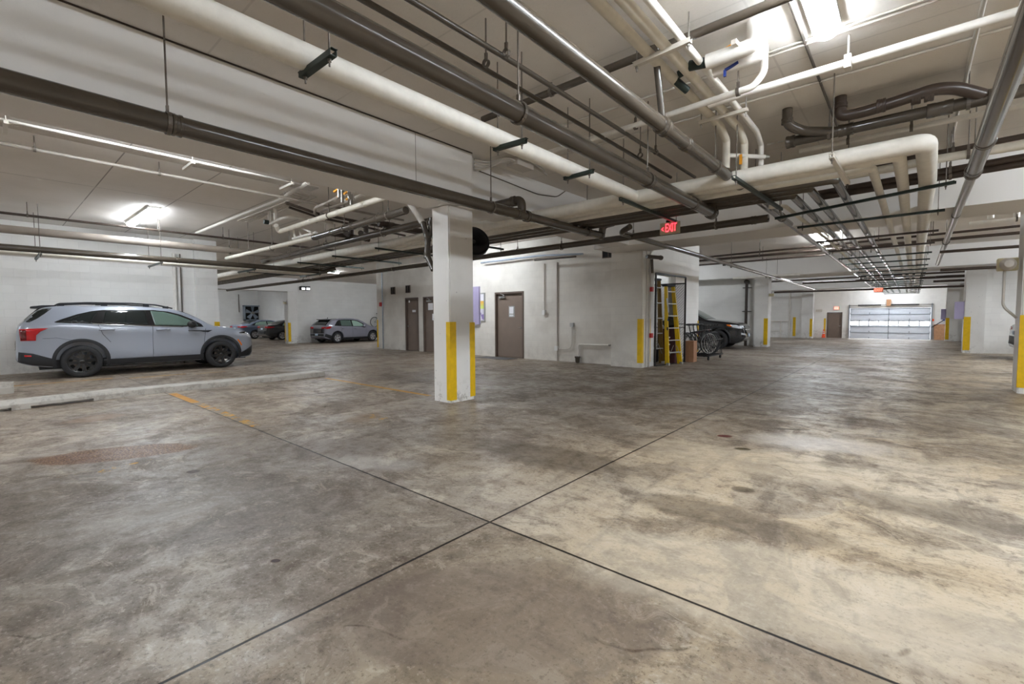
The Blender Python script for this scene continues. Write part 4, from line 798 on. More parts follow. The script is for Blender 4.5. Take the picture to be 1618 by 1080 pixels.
# ---------------------------------------------------------------- cars
def interp(tab,s):
    """monotone cubic through (s,v) table"""
    n=len(tab)
    if s<=tab[0][0]: return tab[0][1]
    if s>=tab[-1][0]: return tab[-1][1]
    for i in range(n-1):
        if s<=tab[i+1][0]: break
    def sl(j): return (tab[j+1][1]-tab[j][1])/(tab[j+1][0]-tab[j][0])
    def tg(j):
        if j==0: return sl(0)
        if j==n-1: return sl(n-2)
        a,b=sl(j-1),sl(j)
        if a*b<=0: return 0
        return 2*a*b/(a+b)
    h=tab[i+1][0]-tab[i][0]; t_=(s-tab[i][0])/h; t2=t_*t_; t3=t2*t_
    return (2*t3-3*t2+1)*tab[i][1]+(t3-2*t2+t_)*h*tg(i)+(-2*t3+3*t2)*tab[i+1][1]+(t3-t2)*h*tg(i+1)
class Car:
    """local frame: +Y forward, origin at rear bumper on the ground, centre line x=0; side +X"""
    def __init__(s,top,bot,plan,belt,tumble=.36,crown=.035,wid=.95,rc=.07):
        s.top,s.bot,s.plan,s.belt,s.tum,s.crown,s.rc=top,bot,plan,belt,tumble,crown,rc; s.L=top[-1][0]
    def T(s,y): return interp(s.top,y)
    def Bt(s,y): return interp(s.bot,y)
    def W(s,y,z):
        w=interp(s.plan,y); zb=interp(s.belt,y); T=s.T(y); rc=min(s.rc,.45*max(.001,T-s.Bt(y)))
        sh=zb-.12                               # shoulder
        if z<.55: w-=.06*((.55-z)/.3)**2
        if z>sh: w-=.10*((z-sh)/.35)**2 if z<zb else (.10*(.12/.35)**2)
        if z>zb: w-=s.tum*(z-zb)
        # body side crease
        w+=.012*math.exp(-((z-sh)/.05)**2)
        if z>T-rc: k=min(1,(z-(T-rc))/rc); w-=rc*(1-math.sqrt(max(0,1-k*k)))
        return max(.02,w)
    def Z(s,x,y):
        w=s.W(y,s.T(y)); return s.T(y)+s.crown*(1-(x/w)**2)
    def body(s,name,mat,parent,arches,ar=.43,depth=.32):
        ys=sorted(set([s.L*(.5-.5*math.cos(PI*i/90)) for i in range(91)]+[p[0] for p in s.top]+[min(s.L,.002+.012*k) for k in range(10)]))
        bm=B(); rings=[]
        for y in ys:
            T,b=s.T(y),s.Bt(y); T=max(T,b+.004); rc=min(s.rc,.45*(T-b)); half=[]
            half.append((0,b)); half.append((s.W(y,b)*.75,b))
            for k in range(17): z=b+(T-rc-b)*k/16; half.append((s.W(y,z)*(1 if k else .985),z))
            for k in (.3,.55,.75,.9,.97,1): z=T-rc+rc*k; half.append((s.W(y,z),z))
            wt=s.W(y,T); cr=s.crown*min(1,(T-b)/.2)
            for f in (.8,.55,.3): half.append((wt*f,T+cr*(1-f*f)))
            ctr=(0,T+cr)
            ring=[bm.verts.new((x,y,z)) for x,z in half]+[bm.verts.new((0,y,ctr[1]))]+[bm.verts.new((-x,y,z)) for x,z in half[:0:-1]]
            rings.append(ring)
        n=len(rings[0])
        for a,c in zip(rings,rings[1:]):
            for j in range(n): bm.faces.new((a[j],a[(j+1)%n],c[(j+1)%n],c[j]))
        bm.faces.new(rings[0][::-1]); bm.faces.new(rings[-1])
        bmesh.ops.recalc_face_normals(bm,faces=bm.faces)
        me=bpy.data.meshes.new(name); bm.to_mesh(me); bm.free(); o=bpy.data.objects.new(name,me); COL.objects.link(o)
        cb=B()
        for (ay,az,r) in arches:
            for sx in (-1,1): lathe(cb,[(r,-depth),(r,depth)],40,(sx*.95,ay,az),'x')
        cm=bpy.data.meshes.new('cut'); bmesh.ops.recalc_face_normals(cb,faces=cb.faces); cb.to_mesh(cm); cb.free(); co=bpy.data.objects.new('cut',cm); COL.objects.link(co)
        md=o.modifiers.new('b','BOOLEAN'); md.object=co; md.operation='DIFFERENCE'; md.solver='EXACT'
        bpy.context.view_layer.update(); dg=bpy.context.evaluated_depsgraph_get(); nm=bpy.data.meshes.new_from_object(o.evaluated_get(dg))
        bpy.data.objects.remove(o); bpy.data.objects.remove(co)
        for f in nm.polygons:
            f.use_smooth=True; f.material_index=1 if any(math.hypot(f.center.y-ay,f.center.z-az)<r*1.003 and abs(f.center.x)<1.2 for ay,az,r in arches) else 0
        try: nm.set_sharp_from_angle(angle=math.radians(38))
        except Exception: pass
        nm.name=name; nm.materials.clear(); nm.materials.append(mat); nm.materials.append(M['black']); b=bpy.data.objects.new(name,nm); COL.objects.link(b); b.parent=parent; return b
    def _patch(s,name,poly,mat,parent,fn,cuts=3,thick=.004,smooth=True):
        bm=B(); vs=[bm.verts.new((a,b,0)) for a,b in poly]; f=bm.faces.new(vs); bmesh.ops.triangulate(bm,faces=[f],ngon_method='EAR_CLIP')
        for _ in range(cuts): 
            long=[e for e in bm.edges if e.calc_length()>.07]
            if not long: break
            bmesh.ops.subdivide_edges(bm,edges=long,cuts=1); bmesh.ops.triangulate(bm,faces=[f for f in bm.faces if len(f.verts)>3])
        for v in bm.verts: v.co=fn(v.co.x,v.co.y)
        bmesh.ops.recalc_face_normals(bm,faces=bm.faces)
        o=mesh(name,bm,mat,parent,smooth); md=o.modifiers.new('s','SOLIDIFY'); md.thickness=thick; md.offset=0; return o
    def side(s,name,poly,mat,parent,sg=1,off=.004,cuts=4,thick=.004): return s._patch(name,poly,mat,parent,lambda y,z:Vector((sg*(s.W(y,z)+off),y,z)),cuts,thick)
    def topp(s,name,poly,mat,parent,off=.006,cuts=4): return s._patch(name,poly,mat,parent,lambda x,y:Vector((x,y,s.Z(x,y)+off)),cuts)
    def end_y(s,x,z,front):
        a,b=(s.L*.5,s.L) if front else (s.L*.5,0)
        def ins(y): return s.Bt(y)-.001<=z<=s.T(y)+s.crown and s.W(y,min(z,s.T(y)))>=abs(x)
        lo,hi=a,b
        # walk outwards for the last inside point
        last=a; 
        for k in range(401):
            y=a+(b-a)*k/400
            if ins(y): last=y
        return last
    def end(s,name,poly,mat,parent,front=False,off=.008,cuts=2): 
        sg=1 if front else -1
        return s._patch(name,poly,mat,parent,lambda x,z:Vector((x,s.end_y(x,z,front)+sg*off,z)),cuts)
def arcring(car,name,mat,parent,cy,cz,r0,r1,a0,a1,sg,off=.012):
    bm=B(); n=28; rows=[]
    for k in range(n+1):
        a=a0+(a1-a0)*k/n; row=[]
        for r,o_ in ((r0,-.05),(r0,off),((r0+r1)/2,off+.008),(r1,off),(r1,-.01)):
            y=cy+r*math.cos(a);z=cz+r*math.sin(a); yy=max(.02,min(car.L-.02,y)); row.append(bm.verts.new((sg*(car.W(yy,z)+o_),y,z)))
        rows.append(row)
    for a,b in zip(rows,rows[1:]):
        for j in range(4): bm.faces.new((a[j],a[j+1],b[j+1],b[j]))
    return mesh(name,bm,mat,parent,40)
def wheel(parent,x,y,r,sg,rimmat,width=.23,rr=.255,spokes=10,style='pair',z=None):
    c=(x,y,r if z is None else z); w_=width/2
    bm=B(); lathe(bm,[(rr,-w_),(rr+.02,-w_-.008),(r-.045,-w_-.004),(r-.012,-w_+.02),(r,-w_+.05),(r,w_-.05),(r-.012,w_-.02),(r-.045,w_+.004),(rr+.02,w_+.008),(rr,w_),(rr-.01,0)],48,c,'x',False)
    for k in range(48):                          # shallow tread blocks
        pass
    t=mesh('wheel',bm,M['rubber'],parent,35)
    bm=B(); o_=sg*(w_-.01)
    lathe(bm,[(rr-.035,o_),(rr,o_+sg*.006),(rr+.004,o_-sg*.01),(rr-.01,-o_*.6)],44,c,'x',False); 
    def pt(rad,an,dx): return Vector((c[0]+dx,c[1]+rad*math.cos(an),c[2]+rad*math.sin(an)))
    for k in range(spokes):
        a=2*PI*k/spokes+.15
        if style=='pair':
            for d in (-.09,.09): bar(bm,pt(.05,a+d*2.2,o_-sg*.02),pt(rr-.01,a+d,o_-sg*.004),.036,.03,up=Vector((1,0,0)))
        else:
            vs=[pt(.045,a-.5,o_-sg*.012),pt(.045,a+.5,o_-sg*.012),pt(rr-.008,a+.30,o_),pt(rr-.008,a-.30,o_)]; f0=[bm.verts.new(v) for v in vs]; f1=[bm.verts.new(v-Vector((sg*.03,0,0))) for v in vs]
            bm.faces.new(f0); bm.faces.new(f1[::-1])
            for i in range(4): bm.faces.new((f0[i],f0[(i+1)%4],f1[(i+1)%4],f1[i]))
    lathe(bm,[(0,o_),(.035,o_),(.06,o_-sg*.012),(.06,o_-sg*.05),(0,o_-sg*.05)],24,c,'x')
    mesh('rim',bm,rimmat,t,35)
    bm=B(); lathe(bm,[(0,-o_*.2),(.155,-o_*.2),(.16,o_*.45),(0,o_*.45)],30,c,'x'); mesh('brake_disc',bm,M['rod'],t,35)
    return t
PAINT=lambda n,c,r=.28: simple(n,c,r,.15,.5,.9)
M['paint_suv']=PAINT('pale_grey_car_paint',srgb(152,158,170),.32)
M['paint_hatch']=PAINT('mid_grey_car_paint',srgb(140,140,152),.3)
M['paint_black']=PAINT('black_car_paint',srgb(20,21,26),.25)
M['paint_blue']=PAINT('slate_blue_car_paint',srgb(112,124,146),.3)
M['paint_dark']=PAINT('charcoal_car_paint',srgb(40,40,44),.3)
M['glass']=simple('tinted_glass',(.012,.016,.016,1),.05,0,.6)
M['glassl']=simple('green_reflection_glass',srgb(88,106,98),.06,0,.6)  # greenish interior reflection painted into the glass colour
M['glassv']=simple('pale_green_glass',srgb(150,176,162),.08,0,.6)
M['clad']=simple('dark_cladding',srgb(42,43,46),.55,0,.4)
M['gloss']=simple('gloss_black',(.01,.01,.011,1),.12,0,.6)
M['tail']=simple('red_tail_lamp',srgb(190,14,26),.12,0,.6,.6)
M['taild']=simple('dark_red_tail_lamp',srgb(96,8,16),.12,0,.6,.6)
M['amber']=simple('amber_reflector',srgb(236,120,20),.25)
M['lampc']=simple('clear_lamp',srgb(215,220,228),.08,.3,.8)
M['plate']=simple('pale_blue_plate',srgb(190,208,226),.4)
M['rimsilver']=simple('silver_wheel',srgb(196,196,200),.3,.6)
def strip(car,poly): return poly
def mirror(car,parent,y,z,sg,mat):
    x=car.W(y,z)+.0; bm=B(); bmesh.ops.create_uvsphere(bm,u_segments=18,v_segments=10,radius=.5)
    for v in bm.verts: v.co=Vector((v.co.x*.20*1.1,v.co.y*.22,v.co.z*.19))
    bmesh.ops.translate(bm,verts=bm.verts,vec=(sg*(x+.12),y,z)); o=mesh('side_mirror',bm,mat,parent,True)
    bm=B(); bar(bm,(sg*(x-.02),y+.02,z-.07),(sg*(x+.10),y,z-.05),.05,.05); mesh('mirror_stalk',bm,M['gloss'],o); return o
def handle(car,parent,y,z,sg,mat,L=.27):
    x=car.W(y,z); bm=B(); tube(bm,[(sg*(x+.0),y-L/2,z-.005),(sg*(x+.035),y-L/2+.05,z),(sg*(x+.035),y+L/2-.05,z+.004),(sg*x,y+L/2,z)],.02,10,.04); return mesh('door_handle',bm,mat,parent,True)
def seam(car,parent,pts,sg,w=.006):
    """door gap: thin dark line that follows the side"""
    bm=B(); last=None
    for (y0,z0),(y1,z1) in zip(pts,pts[1:]):
        n=6
        for k in range(n+1):
            f=k/n; y=y0+(y1-y0)*f;z=z0+(z1-z0)*f; dy,dz=y1-y0,z1-z0; L=math.hypot(dy,dz); ny,nz=-dz/L*w/2,dy/L*w/2
            a=bm.verts.new((sg*(car.W(y+ny,z+nz)+.0035),y+ny,z+nz)); b=bm.verts.new((sg*(car.W(y-ny,z-nz)+.0035),y-ny,z-nz))
            if last and k: bm.faces.new((last[0],last[1],b,a))
            last=(a,b)
    return mesh('door_seam',bm,M['gloss'],parent)
# ---- long pale grey suv
def silver_suv():
    O=Vector((-15.40,.46,0)); t=thing('suv','long pale grey suv with black roof rails and black wheels by left wall','car',O,math.radians(-2.2))
    top=[(0,.50),(.012,.80),(.03,1.05),(.06,1.19),(.12,1.265),(.24,1.41),(.35,1.53),(.44,1.595),(.58,1.63),(.75,1.648),(1.3,1.66),(1.9,1.665),(2.4,1.645),(2.8,1.60),(3.1,1.50),(3.4,1.34),(3.66,1.175),(3.78,1.135),(4.0,1.11),(4.3,1.055),(4.5,.99),(4.6,.93),(4.68,.84),(4.73,.70),(4.76,.52)]
    bot=[(0,.48),(.03,.42),(.25,.33),(.6,.27),(1.2,.25),(3.8,.25),(4.4,.24),(4.65,.28),(4.74,.36),(4.76,.50)]
    plan=[(0,.66),(.03,.80),(.10,.87),(.3,.925),(.8,.945),(2.4,.95),(3.8,.945),(4.2,.92),(4.45,.86),(4.62,.76),(4.72,.62),(4.76,.46)]
    belt=[(0,1.20),(.6,1.26),(1.6,1.20),(3.4,1.10),(3.9,1.05),(4.76,.9)]
    c=Car(top,bot,plan,belt,.40,.03); fy,ry=3.86,1.045; R=.37
    b=c.body('body',M['paint_suv'],t,[(ry,.40,.44),(fy,.40,.44)])
    for sg in (1,-1):
        s_=lambda n,p,m,**k: c.side(n,p,m,t,sg,**k)
        # glass: outer dark frame then three panes
        s_('window_surround',[(.62,1.285),(.72,1.34),(1.0,1.46),(1.25,1.535),(1.45,1.565),(2.4,1.572),(2.72,1.535),(2.98,1.455),(3.22,1.335),(3.42,1.205),(3.46,1.13),(3.0,1.145),(2.0,1.20),(1.2,1.245),(.66,1.272)],M['gloss'],off=.003)
        s_('rear_glass_edge',[(.15,1.29),(.26,1.42),(.37,1.535),(.46,1.585),(.60,1.60),(.50,1.49),(.36,1.365),(.24,1.285)],M['glass'],off=.004)
        s_('rear_quarter_window',[(.74,1.295),(1.02,1.43),(1.22,1.505),(1.37,1.53),(1.22,1.265)],M['glass'],off=.007)
        s_('rear_door_window',[(1.42,1.25),(1.50,1.545),(2.26,1.55),(2.28,1.205)],M['glass'],off=.007)
        s_('front_door_window',[(2.42,1.19),(2.36,1.545),(2.62,1.525),(2.92,1.435),(3.16,1.315),(3.33,1.19),(3.34,1.155)],M['glassl'],off=.007)
        s_('sill_trim',[(1.25,1.243),(2.0,1.198),(3.0,1.143),(3.0,1.131),(2.0,1.186),(1.25,1.231)],M['chrome'],off=.008,thick=.003)
        s_('lower_cladding',[(1.42,.26),(3.44,.26),(3.44,.40),(1.42,.40)],M['clad'],off=.012)
        s_('rocker_trim',[(1.62,.42),(3.2,.44),(3.2,.455),(1.62,.432)],M['paint_suv'],off=.02)
        s_('bumper_cladding',[(.03,.42),(.25,.34),(.62,.28),(.62,.44),(.42,.50),(.26,.60),(.05,.64)],M['clad'],off=.008)
        s_('bumper_cladding',[(4.28,.26),(4.60,.29),(4.715,.40),(4.72,.58),(4.66,.50),(4.5,.38),(4.30,.36)],M['clad'],off=.008)
        for cy in (ry,fy): arcring(c,'wheel_arch',M['clad'],t,cy,.40,.432,.50,-.32,PI+.32,sg)
        seam(c,t,[(1.35,1.24),(1.42,1.0),(1.56,.80)],sg); seam(c,t,[(2.37,1.17),(2.36,.8),(2.36,.27)],sg); seam(c,t,[(3.50,1.08),(3.46,.7),(3.44,.40)],sg); seam(c,t,[(.42,.92),(.64,.93),(.95,.86)],sg,.004)
        handle(c,t,1.50,1.10,sg,M['paint_suv']); handle(c,t,2.58,1.08,sg,M['paint_suv']); mirror(c,t,3.18,1.20,sg,M['gloss'])
        s_('side_garnish',[(3.10,1.045),(3.42,1.04),(3.66,1.04),(3.55,.985),(3.44,1.0),(3.36,1.02),(3.12,1.03)],M['clad'],off=.010)
        tl=s_('tail_lamp',[(.075,1.135),(.36,1.15),(.52,1.15),(.40,1.08),(.33,1.00),(.32,.88),(.09,.88)],M['tail'],off=.010); s_('tail_lamp_shade',[(.085,1.12),(.18,1.12),(.18,.895),(.10,.895)],M['taild'],off=.016)
        s_('fog_reflector',[(.13,.57),(.24,.56),(.24,.53),(.14,.53)],M['tail'],off=.014)
        s_('head_lamp',[(4.36,.93),(4.52,.96),(4.63,.88),(4.69,.78),(4.60,.80),(4.50,.87),(4.38,.885)],M['lampc'],off=.010); s_('head_lamp_mask',[(4.30,.955),(4.50,.985),(4.60,.93),(4.50,.92),(4.34,.935)],M['gloss'],off=.013)
        arcring(c,'amber_reflector',M['amber'],t,fy,.40,.53,.565,.36,.72,sg,.012)
        for cy in (ry,fy): wheel(t,sg*.83,cy,R,sg,M['gloss'],.235,.26,8)
        # roof rail
        bm=B(); pts=[(sg*.60,.66,1.66),(sg*.62,.72,1.705),(sg*.63,1.2,1.735),(sg*.63,2.0,1.737),(sg*.62,2.5,1.705),(sg*.60,2.85,1.62)]; tube(bm,pts,.018,10,.05)
        for y_ in (.75,1.5,2.3,2.7): box(bm,(sg*.615-.015,y_-.06,c.Z(.6,y_)-.01),(sg*.615+.015,y_+.06,c.Z(.6,y_)+.05))
        mesh('roof_rail',bm,M['clad'],t,40)
    c.topp('windscreen',[(-.62,3.0),(.62,3.0),(.70,3.6),(-.70,3.6)],M['glass'],t); c.topp('rear_window',[(-.55,.50),(.55,.50),(.66,.16),(-.66,.16)],M['glass'],t)
    bm=B(); pr=[(.68,1.672),(.45,1.665),(.27,1.635),(.275,1.61),(.42,1.60),(.68,1.64)]
    L_=[bm.verts.new((-.60,y,z)) for y,z in pr]; R_=[bm.verts.new((.60,y,z)) for y,z in pr]; bm.faces.new(L_); bm.faces.new(R_[::-1])
    for i in range(6): bm.faces.new((L_[i],L_[(i+1)%6],R_[(i+1)%6],R_[i]))
    mesh('spoiler',bm,M['clad'],t)
    c.end('rear_panel',[(-.5,.66),(.5,.66),(.5,.86),(-.5,.86)],M['gloss'],t)
    c.end('grille',[(-.5,.6),(.5,.6),(.5,.82),(-.5,.82)],M['gloss'],t,True); c.end('licence_plate',[(-.15,.42),(.15,.42),(.15,.56),(-.15,.56)],M['plate'],t,True)
    bm=B(); box(bm,(-.75,.35,.22),(.75,4.5,.42)); mesh('underbody',bm,M['black'],t)
    bm=B(); box(bm,(-.02,4.0,1.0),(.02,4.0,1.0)); bm.free()
silver_suv()
def hatch():
    O=at(536.5,540.7,z=-.14); yaw=math.radians(7)
    t=thing('hatchback','grey crossover hatchback with five spoke wheels parked by the far wall','car',(-27.55,13.45,fz(-27,14)),yaw)
    top=[(0,.45),(.015,.75),(.04,.95),(.12,1.06),(.30,1.24),(.52,1.41),(.60,1.46),(.9,1.50),(1.5,1.53),(2.1,1.52),(2.5,1.46),(2.9,1.31),(3.25,1.10),(3.40,1.02),(3.8,.95),(4.15,.84),(4.3,.70),(4.355,.45)]
    bot=[(0,.42),(.05,.34),(.4,.24),(3.9,.22),(4.25,.26),(4.355,.42)]
    plan=[(0,.66),(.04,.78),(.15,.86),(.5,.895),(3.6,.90),(3.95,.85),(4.2,.74),(4.355,.5)]
    belt=[(0,1.08),(.8,1.06),(3.2,.95),(4.355,.8)]
    c=Car(top,bot,plan,belt,.42,.03); ry,fy=.82,3.52
    c.body('body',M['paint_hatch'],t,[(ry,.34,.385),(fy,.34,.385)])
    for sg in (1,-1):
        s_=lambda n,p,m,**k: c.side(n,p,m,t,sg,**k)
        s_('window_surround',[(.62,1.075),(.86,1.33),(1.02,1.42),(1.5,1.445),(2.1,1.43),(2.45,1.36),(2.8,1.19),(3.0,1.03),(2.9,.98),(1.4,1.035)],M['gloss'],off=.003)
        s_('rear_quarter_window',[(.70,1.09),(.90,1.31),(1.04,1.385),(1.02,1.075)],M['glass'],off=.007)
        s_('rear_door_window',[(1.10,1.07),(1.12,1.40),(1.5,1.415),(1.88,1.40),(1.90,1.03)],M['glassl'],off=.007)
        s_('front_door_window',[(1.98,1.03),(1.96,1.395),(2.12,1.395),(2.42,1.33),(2.72,1.17),(2.86,1.01)],M['glassv'],off=.007)
        s_('lower_cladding',[(1.2,.23),(3.1,.23),(3.1,.34),(1.2,.34)],M['clad'],off=.010)
        for cy in (ry,fy): arcring(c,'wheel_arch',M['clad'],t,cy,.34,.38,.43,-.2,PI+.2,sg)
        seam(c,t,[(1.05,1.04),(1.1,.7),(1.3,.45)],sg); seam(c,t,[(1.94,1.0),(1.94,.35)],sg); seam(c,t,[(3.0,.92),(2.96,.4)],sg)
        handle(c,t,1.25,.90,sg,M['paint_hatch'],.2); handle(c,t,2.15,.88,sg,M['paint_hatch'],.2); mirror(c,t,2.78,1.05,sg,M['paint_hatch'])
        s_('tail_lamp',[(.03,1.0),(.30,1.03),(.42,1.02),(.30,.90),(.05,.88)],M['tail'],off=.012)
        s_('bumper_cladding',[(.02,.42),(.3,.30),(.42,.27),(.40,.48),(.05,.60)],M['clad'],off=.008)
        s_('head_lamp',[(3.85,.83),(4.1,.82),(4.22,.72),(3.95,.74)],M['lampc'],off=.010)
        for cy in (ry,fy): wheel(t,sg*.79,cy,.325,sg,M['rimsilver'],.2,.215,5,'wide')
        c.end('tail_lamp',[(sg*.40,.90),(sg*.74,.90),(sg*.72,1.02),(sg*.42,1.0)],M['tail'],t,off=.012)
    c.end('tail_gate',[(-.70,.62),(.70,.62),(.70,.88),(.62,.90),(-.62,.90),(-.70,.88)],M['paint_dark'],t,off=.006)
    c.end('rear_bumper',[(-.68,.44),(.68,.44),(.68,.58),(-.68,.58)],M['clad'],t,off=.010); c.end('licence_plate',[(-.20,.47),(.10,.47),(.10,.59),(-.20,.59)],M['plate'],t,off=.02)
    c.end('bumper_trim',[(-.60,.425),(.60,.425),(.60,.445),(-.60,.445)],M['chrome'],t,off=.018)
    c.topp('rear_window',[(-.60,.54),(.60,.54),(.70,.14),(-.70,.14)],M['glass'],t); c.topp('windscreen',[(-.6,2.45),(.6,2.45),(.7,3.2),(-.7,3.2)],M['glass'],t)
    bm=B(); box(bm,(-.6,.36,1.43),(.6,.66,1.475)); bmesh.ops.bevel(bm,geom=bm.edges[:],offset=.012,segments=2,affect='EDGES'); mesh('spoiler',bm,M['paint_dark'],t)
    bm=B(); box(bm,(-.7,.3,.2),(.7,4.1,.38)); mesh('underbody',bm,M['black'],t)
    bm=B(); lathe(bm,[(.0,0),(.03,0),(.01,.09),(0,.1)],8,(0,.75,1.5)); mesh('antenna',bm,M['gloss'],t)
hatch()
def sedan(label,loc,yaw,mat,taillong=True):
    t=thing('sedan',label,'car',loc,yaw)
    top=[(0,.45),(.02,.80),(.06,1.00),(.15,1.06),(.45,1.08),(.7,1.12),(1.1,1.28),(1.5,1.39),(1.9,1.43),(2.4,1.42),(2.8,1.33),(3.2,1.14),(3.5,.99),(4.0,.92),(4.5,.82),(4.75,.68),(4.85,.45)]
    bot=[(0,.42),(.05,.34),(.4,.24),(4.3,.20),(4.75,.26),(4.85,.42)]
    plan=[(0,.64),(.05,.80),(.2,.88),(.7,.92),(4.0,.92),(4.4,.85),(4.7,.72),(4.85,.5)]
    belt=[(0,1.0),(1,1.0),(3.4,.93),(4.85,.8)]
    c=Car(top,bot,plan,belt,.45,.03); ry,fy=1.05,3.87
    c.body('body',mat,t,[(ry,.33,.375),(fy,.33,.375)])
    for sg in (1,-1):
        s_=lambda n,p,m,**k: c.side(n,p,m,t,sg,**k)
        s_('window_surround',[(.78,1.04),(1.15,1.23),(1.55,1.335),(2.3,1.35),(2.75,1.25),(3.15,1.02),(2.9,.97),(1.4,1.01)],M['gloss'],off=.003)
        s_('rear_door_window',[(1.05,1.04),(1.2,1.215),(1.55,1.305),(2.0,1.32),(2.0,1.01)],M['glassv'],off=.007); s_('front_door_window',[(2.1,1.01),(2.08,1.315),(2.35,1.31),(2.72,1.22),(3.0,1.03)],M['glassv'],off=.007)
        s_('tail_lamp',[(.04,.98),(.45,.97),(.52,.93),(.25,.86),(.05,.86)],M['tail'],off=.012); c.end('tail_lamp',[(sg*.34,.90),(sg*.78,.86),(sg*.78,.97),(sg*.36,.97)],M['tail'],t,off=.012)
        s_('head_lamp',[(4.3,.78),(4.6,.78),(4.7,.68),(4.4,.70)],M['lampc'],off=.010); seam(c,t,[(2.05,.99),(2.05,.3)],sg); mirror(c,t,2.95,1.05,sg,mat)
        for cy in (ry,fy): wheel(t,sg*.80,cy,.325,sg,M['rimsilver'],.2,.225,5,'wide')
    c.end('rear_bumper',[(-.6,.45),(.6,.45),(.66,.70),(-.66,.70)],M['clad'],t,off=.008); c.end('licence_plate',[(-.16,.74),(.16,.74),(.16,.86),(-.16,.86)],M['plate'],t,off=.012)
    c.topp('rear_window',[(-.6,.80),(.6,.80),(.54,1.42),(-.54,1.42)],M['glass'],t); c.topp('windscreen',[(-.56,2.7),(.56,2.7),(.68,3.4),(-.68,3.4)],M['glass'],t)
    bm=B(); box(bm,(-.7,.3,.18),(.7,4.5,.36)); mesh('underbody',bm,M['black'],t)
p1_=at(410,533.5,z=-.16); sedan('slate blue sedan with red slanted tail lamps beyond the far pillar',(-38.6,12.45,-.18),math.radians(8),M['paint_blue'])
sedan('dark charcoal sedan half hidden by the far white pillar',(-34.9,13.0,-.18),math.radians(2),M['paint_dark'])
def black_suv():
    yaw=math.radians(-90+4)                      # nose towards the aisle
    t=thing('suv','black suv nosed out of the bay behind the bicycles','car',(-10.05,20.35,0),yaw)
    top=[(0,.5),(.02,.9),(.06,1.2),(.25,1.5),(.55,1.72),(1.5,1.78),(2.3,1.76),(2.8,1.66),(3.25,1.42),(3.55,1.24),(3.7,1.19),(4.2,1.14),(4.7,1.06),(4.9,.98),(5.0,.80),(5.05,.55)]
    bot=[(0,.48),(.05,.40),(.4,.28),(4.6,.25),(4.9,.32),(5.05,.50)]
    plan=[(0,.7),(.05,.85),(.2,.93),(.6,.99),(4.2,1.0),(4.6,.95),(4.85,.85),(5.0,.70),(5.05,.58)]
    belt=[(0,1.2),(3.4,1.15),(4.2,1.05),(5.05,.95)]
    c=Car(top,bot,plan,belt,.36,.035); ry,fy=1.05,4.07
    c.body('body',M['paint_black'],t,[(ry,.42,.45),(fy,.42,.45)])
    for sg in (1,-1):
        s_=lambda n,p,m,**k: c.side(n,p,m,t,sg,**k)
        s_('window_surround',[(.6,1.22),(.75,1.6),(2.3,1.66),(2.75,1.56),(3.15,1.36),(3.42,1.17)],M['gloss'],off=.003)
        s_('front_door_window',[(2.2,1.19),(2.2,1.62),(2.4,1.61),(2.75,1.51),(3.08,1.34),(3.28,1.19)],M['glassv'],off=.007); s_('rear_door_window',[(1.1,1.21),(1.15,1.6),(2.1,1.62),(2.1,1.19)],M['glass'],off=.007)
        for cy in (ry,fy): wheel(t,sg*.88,cy,.39,sg,M['gloss'],.25,.27,5,'wide'); arcring(c,'wheel_arch',M['clad'],t,cy,.42,.445,.50,-.3,PI+.3,sg)
        s_('head_lamp',[(4.55,1.00),(4.75,1.0),(4.93,.92),(4.97,.84),(4.80,.86),(4.60,.90)],M['lampc'],off=.012); s_('turn_lamp',[(4.40,1.01),(4.55,1.0),(4.60,.92),(4.45,.95)],M['amber'],off=.014)
        c.end('head_lamp',[(sg*.60,.86),(sg*.84,.88),(sg*.84,.98),(sg*.62,.96)],M['lampc'],t,True,.012); c.end('fog_lamp',[(sg*.50,.56),(sg*.80,.60),(sg*.80,.68),(sg*.56,.62)],M['lampc'],t,True,.012)
        mirror(c,t,3.05,1.25,sg,M['paint_black'])
    c.end('grille',[(-.56,.64),(.56,.64),(.60,.95),(-.60,.95)],M['gloss'],t,True,.01); c.end('grille_bar',[(-.55,.78),(.55,.78),(.55,.81),(-.55,.81)],M['chrome'],t,True,.018)
    c.end('licence_plate',[(-.16,.50),(.16,.50),(.16,.64),(-.16,.64)],M['plate'],t,True,.03); c.topp('windscreen',[(-.68,2.75),(.68,2.75),(.78,3.6),(-.78,3.6)],M['glassl'],t)
    bm=B(); box(bm,(-.75,.4,.24),(.75,4.7,.45)); mesh('underbody',bm,M['black'],t)
black_suv()
p_=at(1591,545,y=19.6)
sedan('silver car rear corner peeking from bay behind wide guard pillar',(p_.x+.2,20.5,0),math.radians(-90),M['paint_suv'])
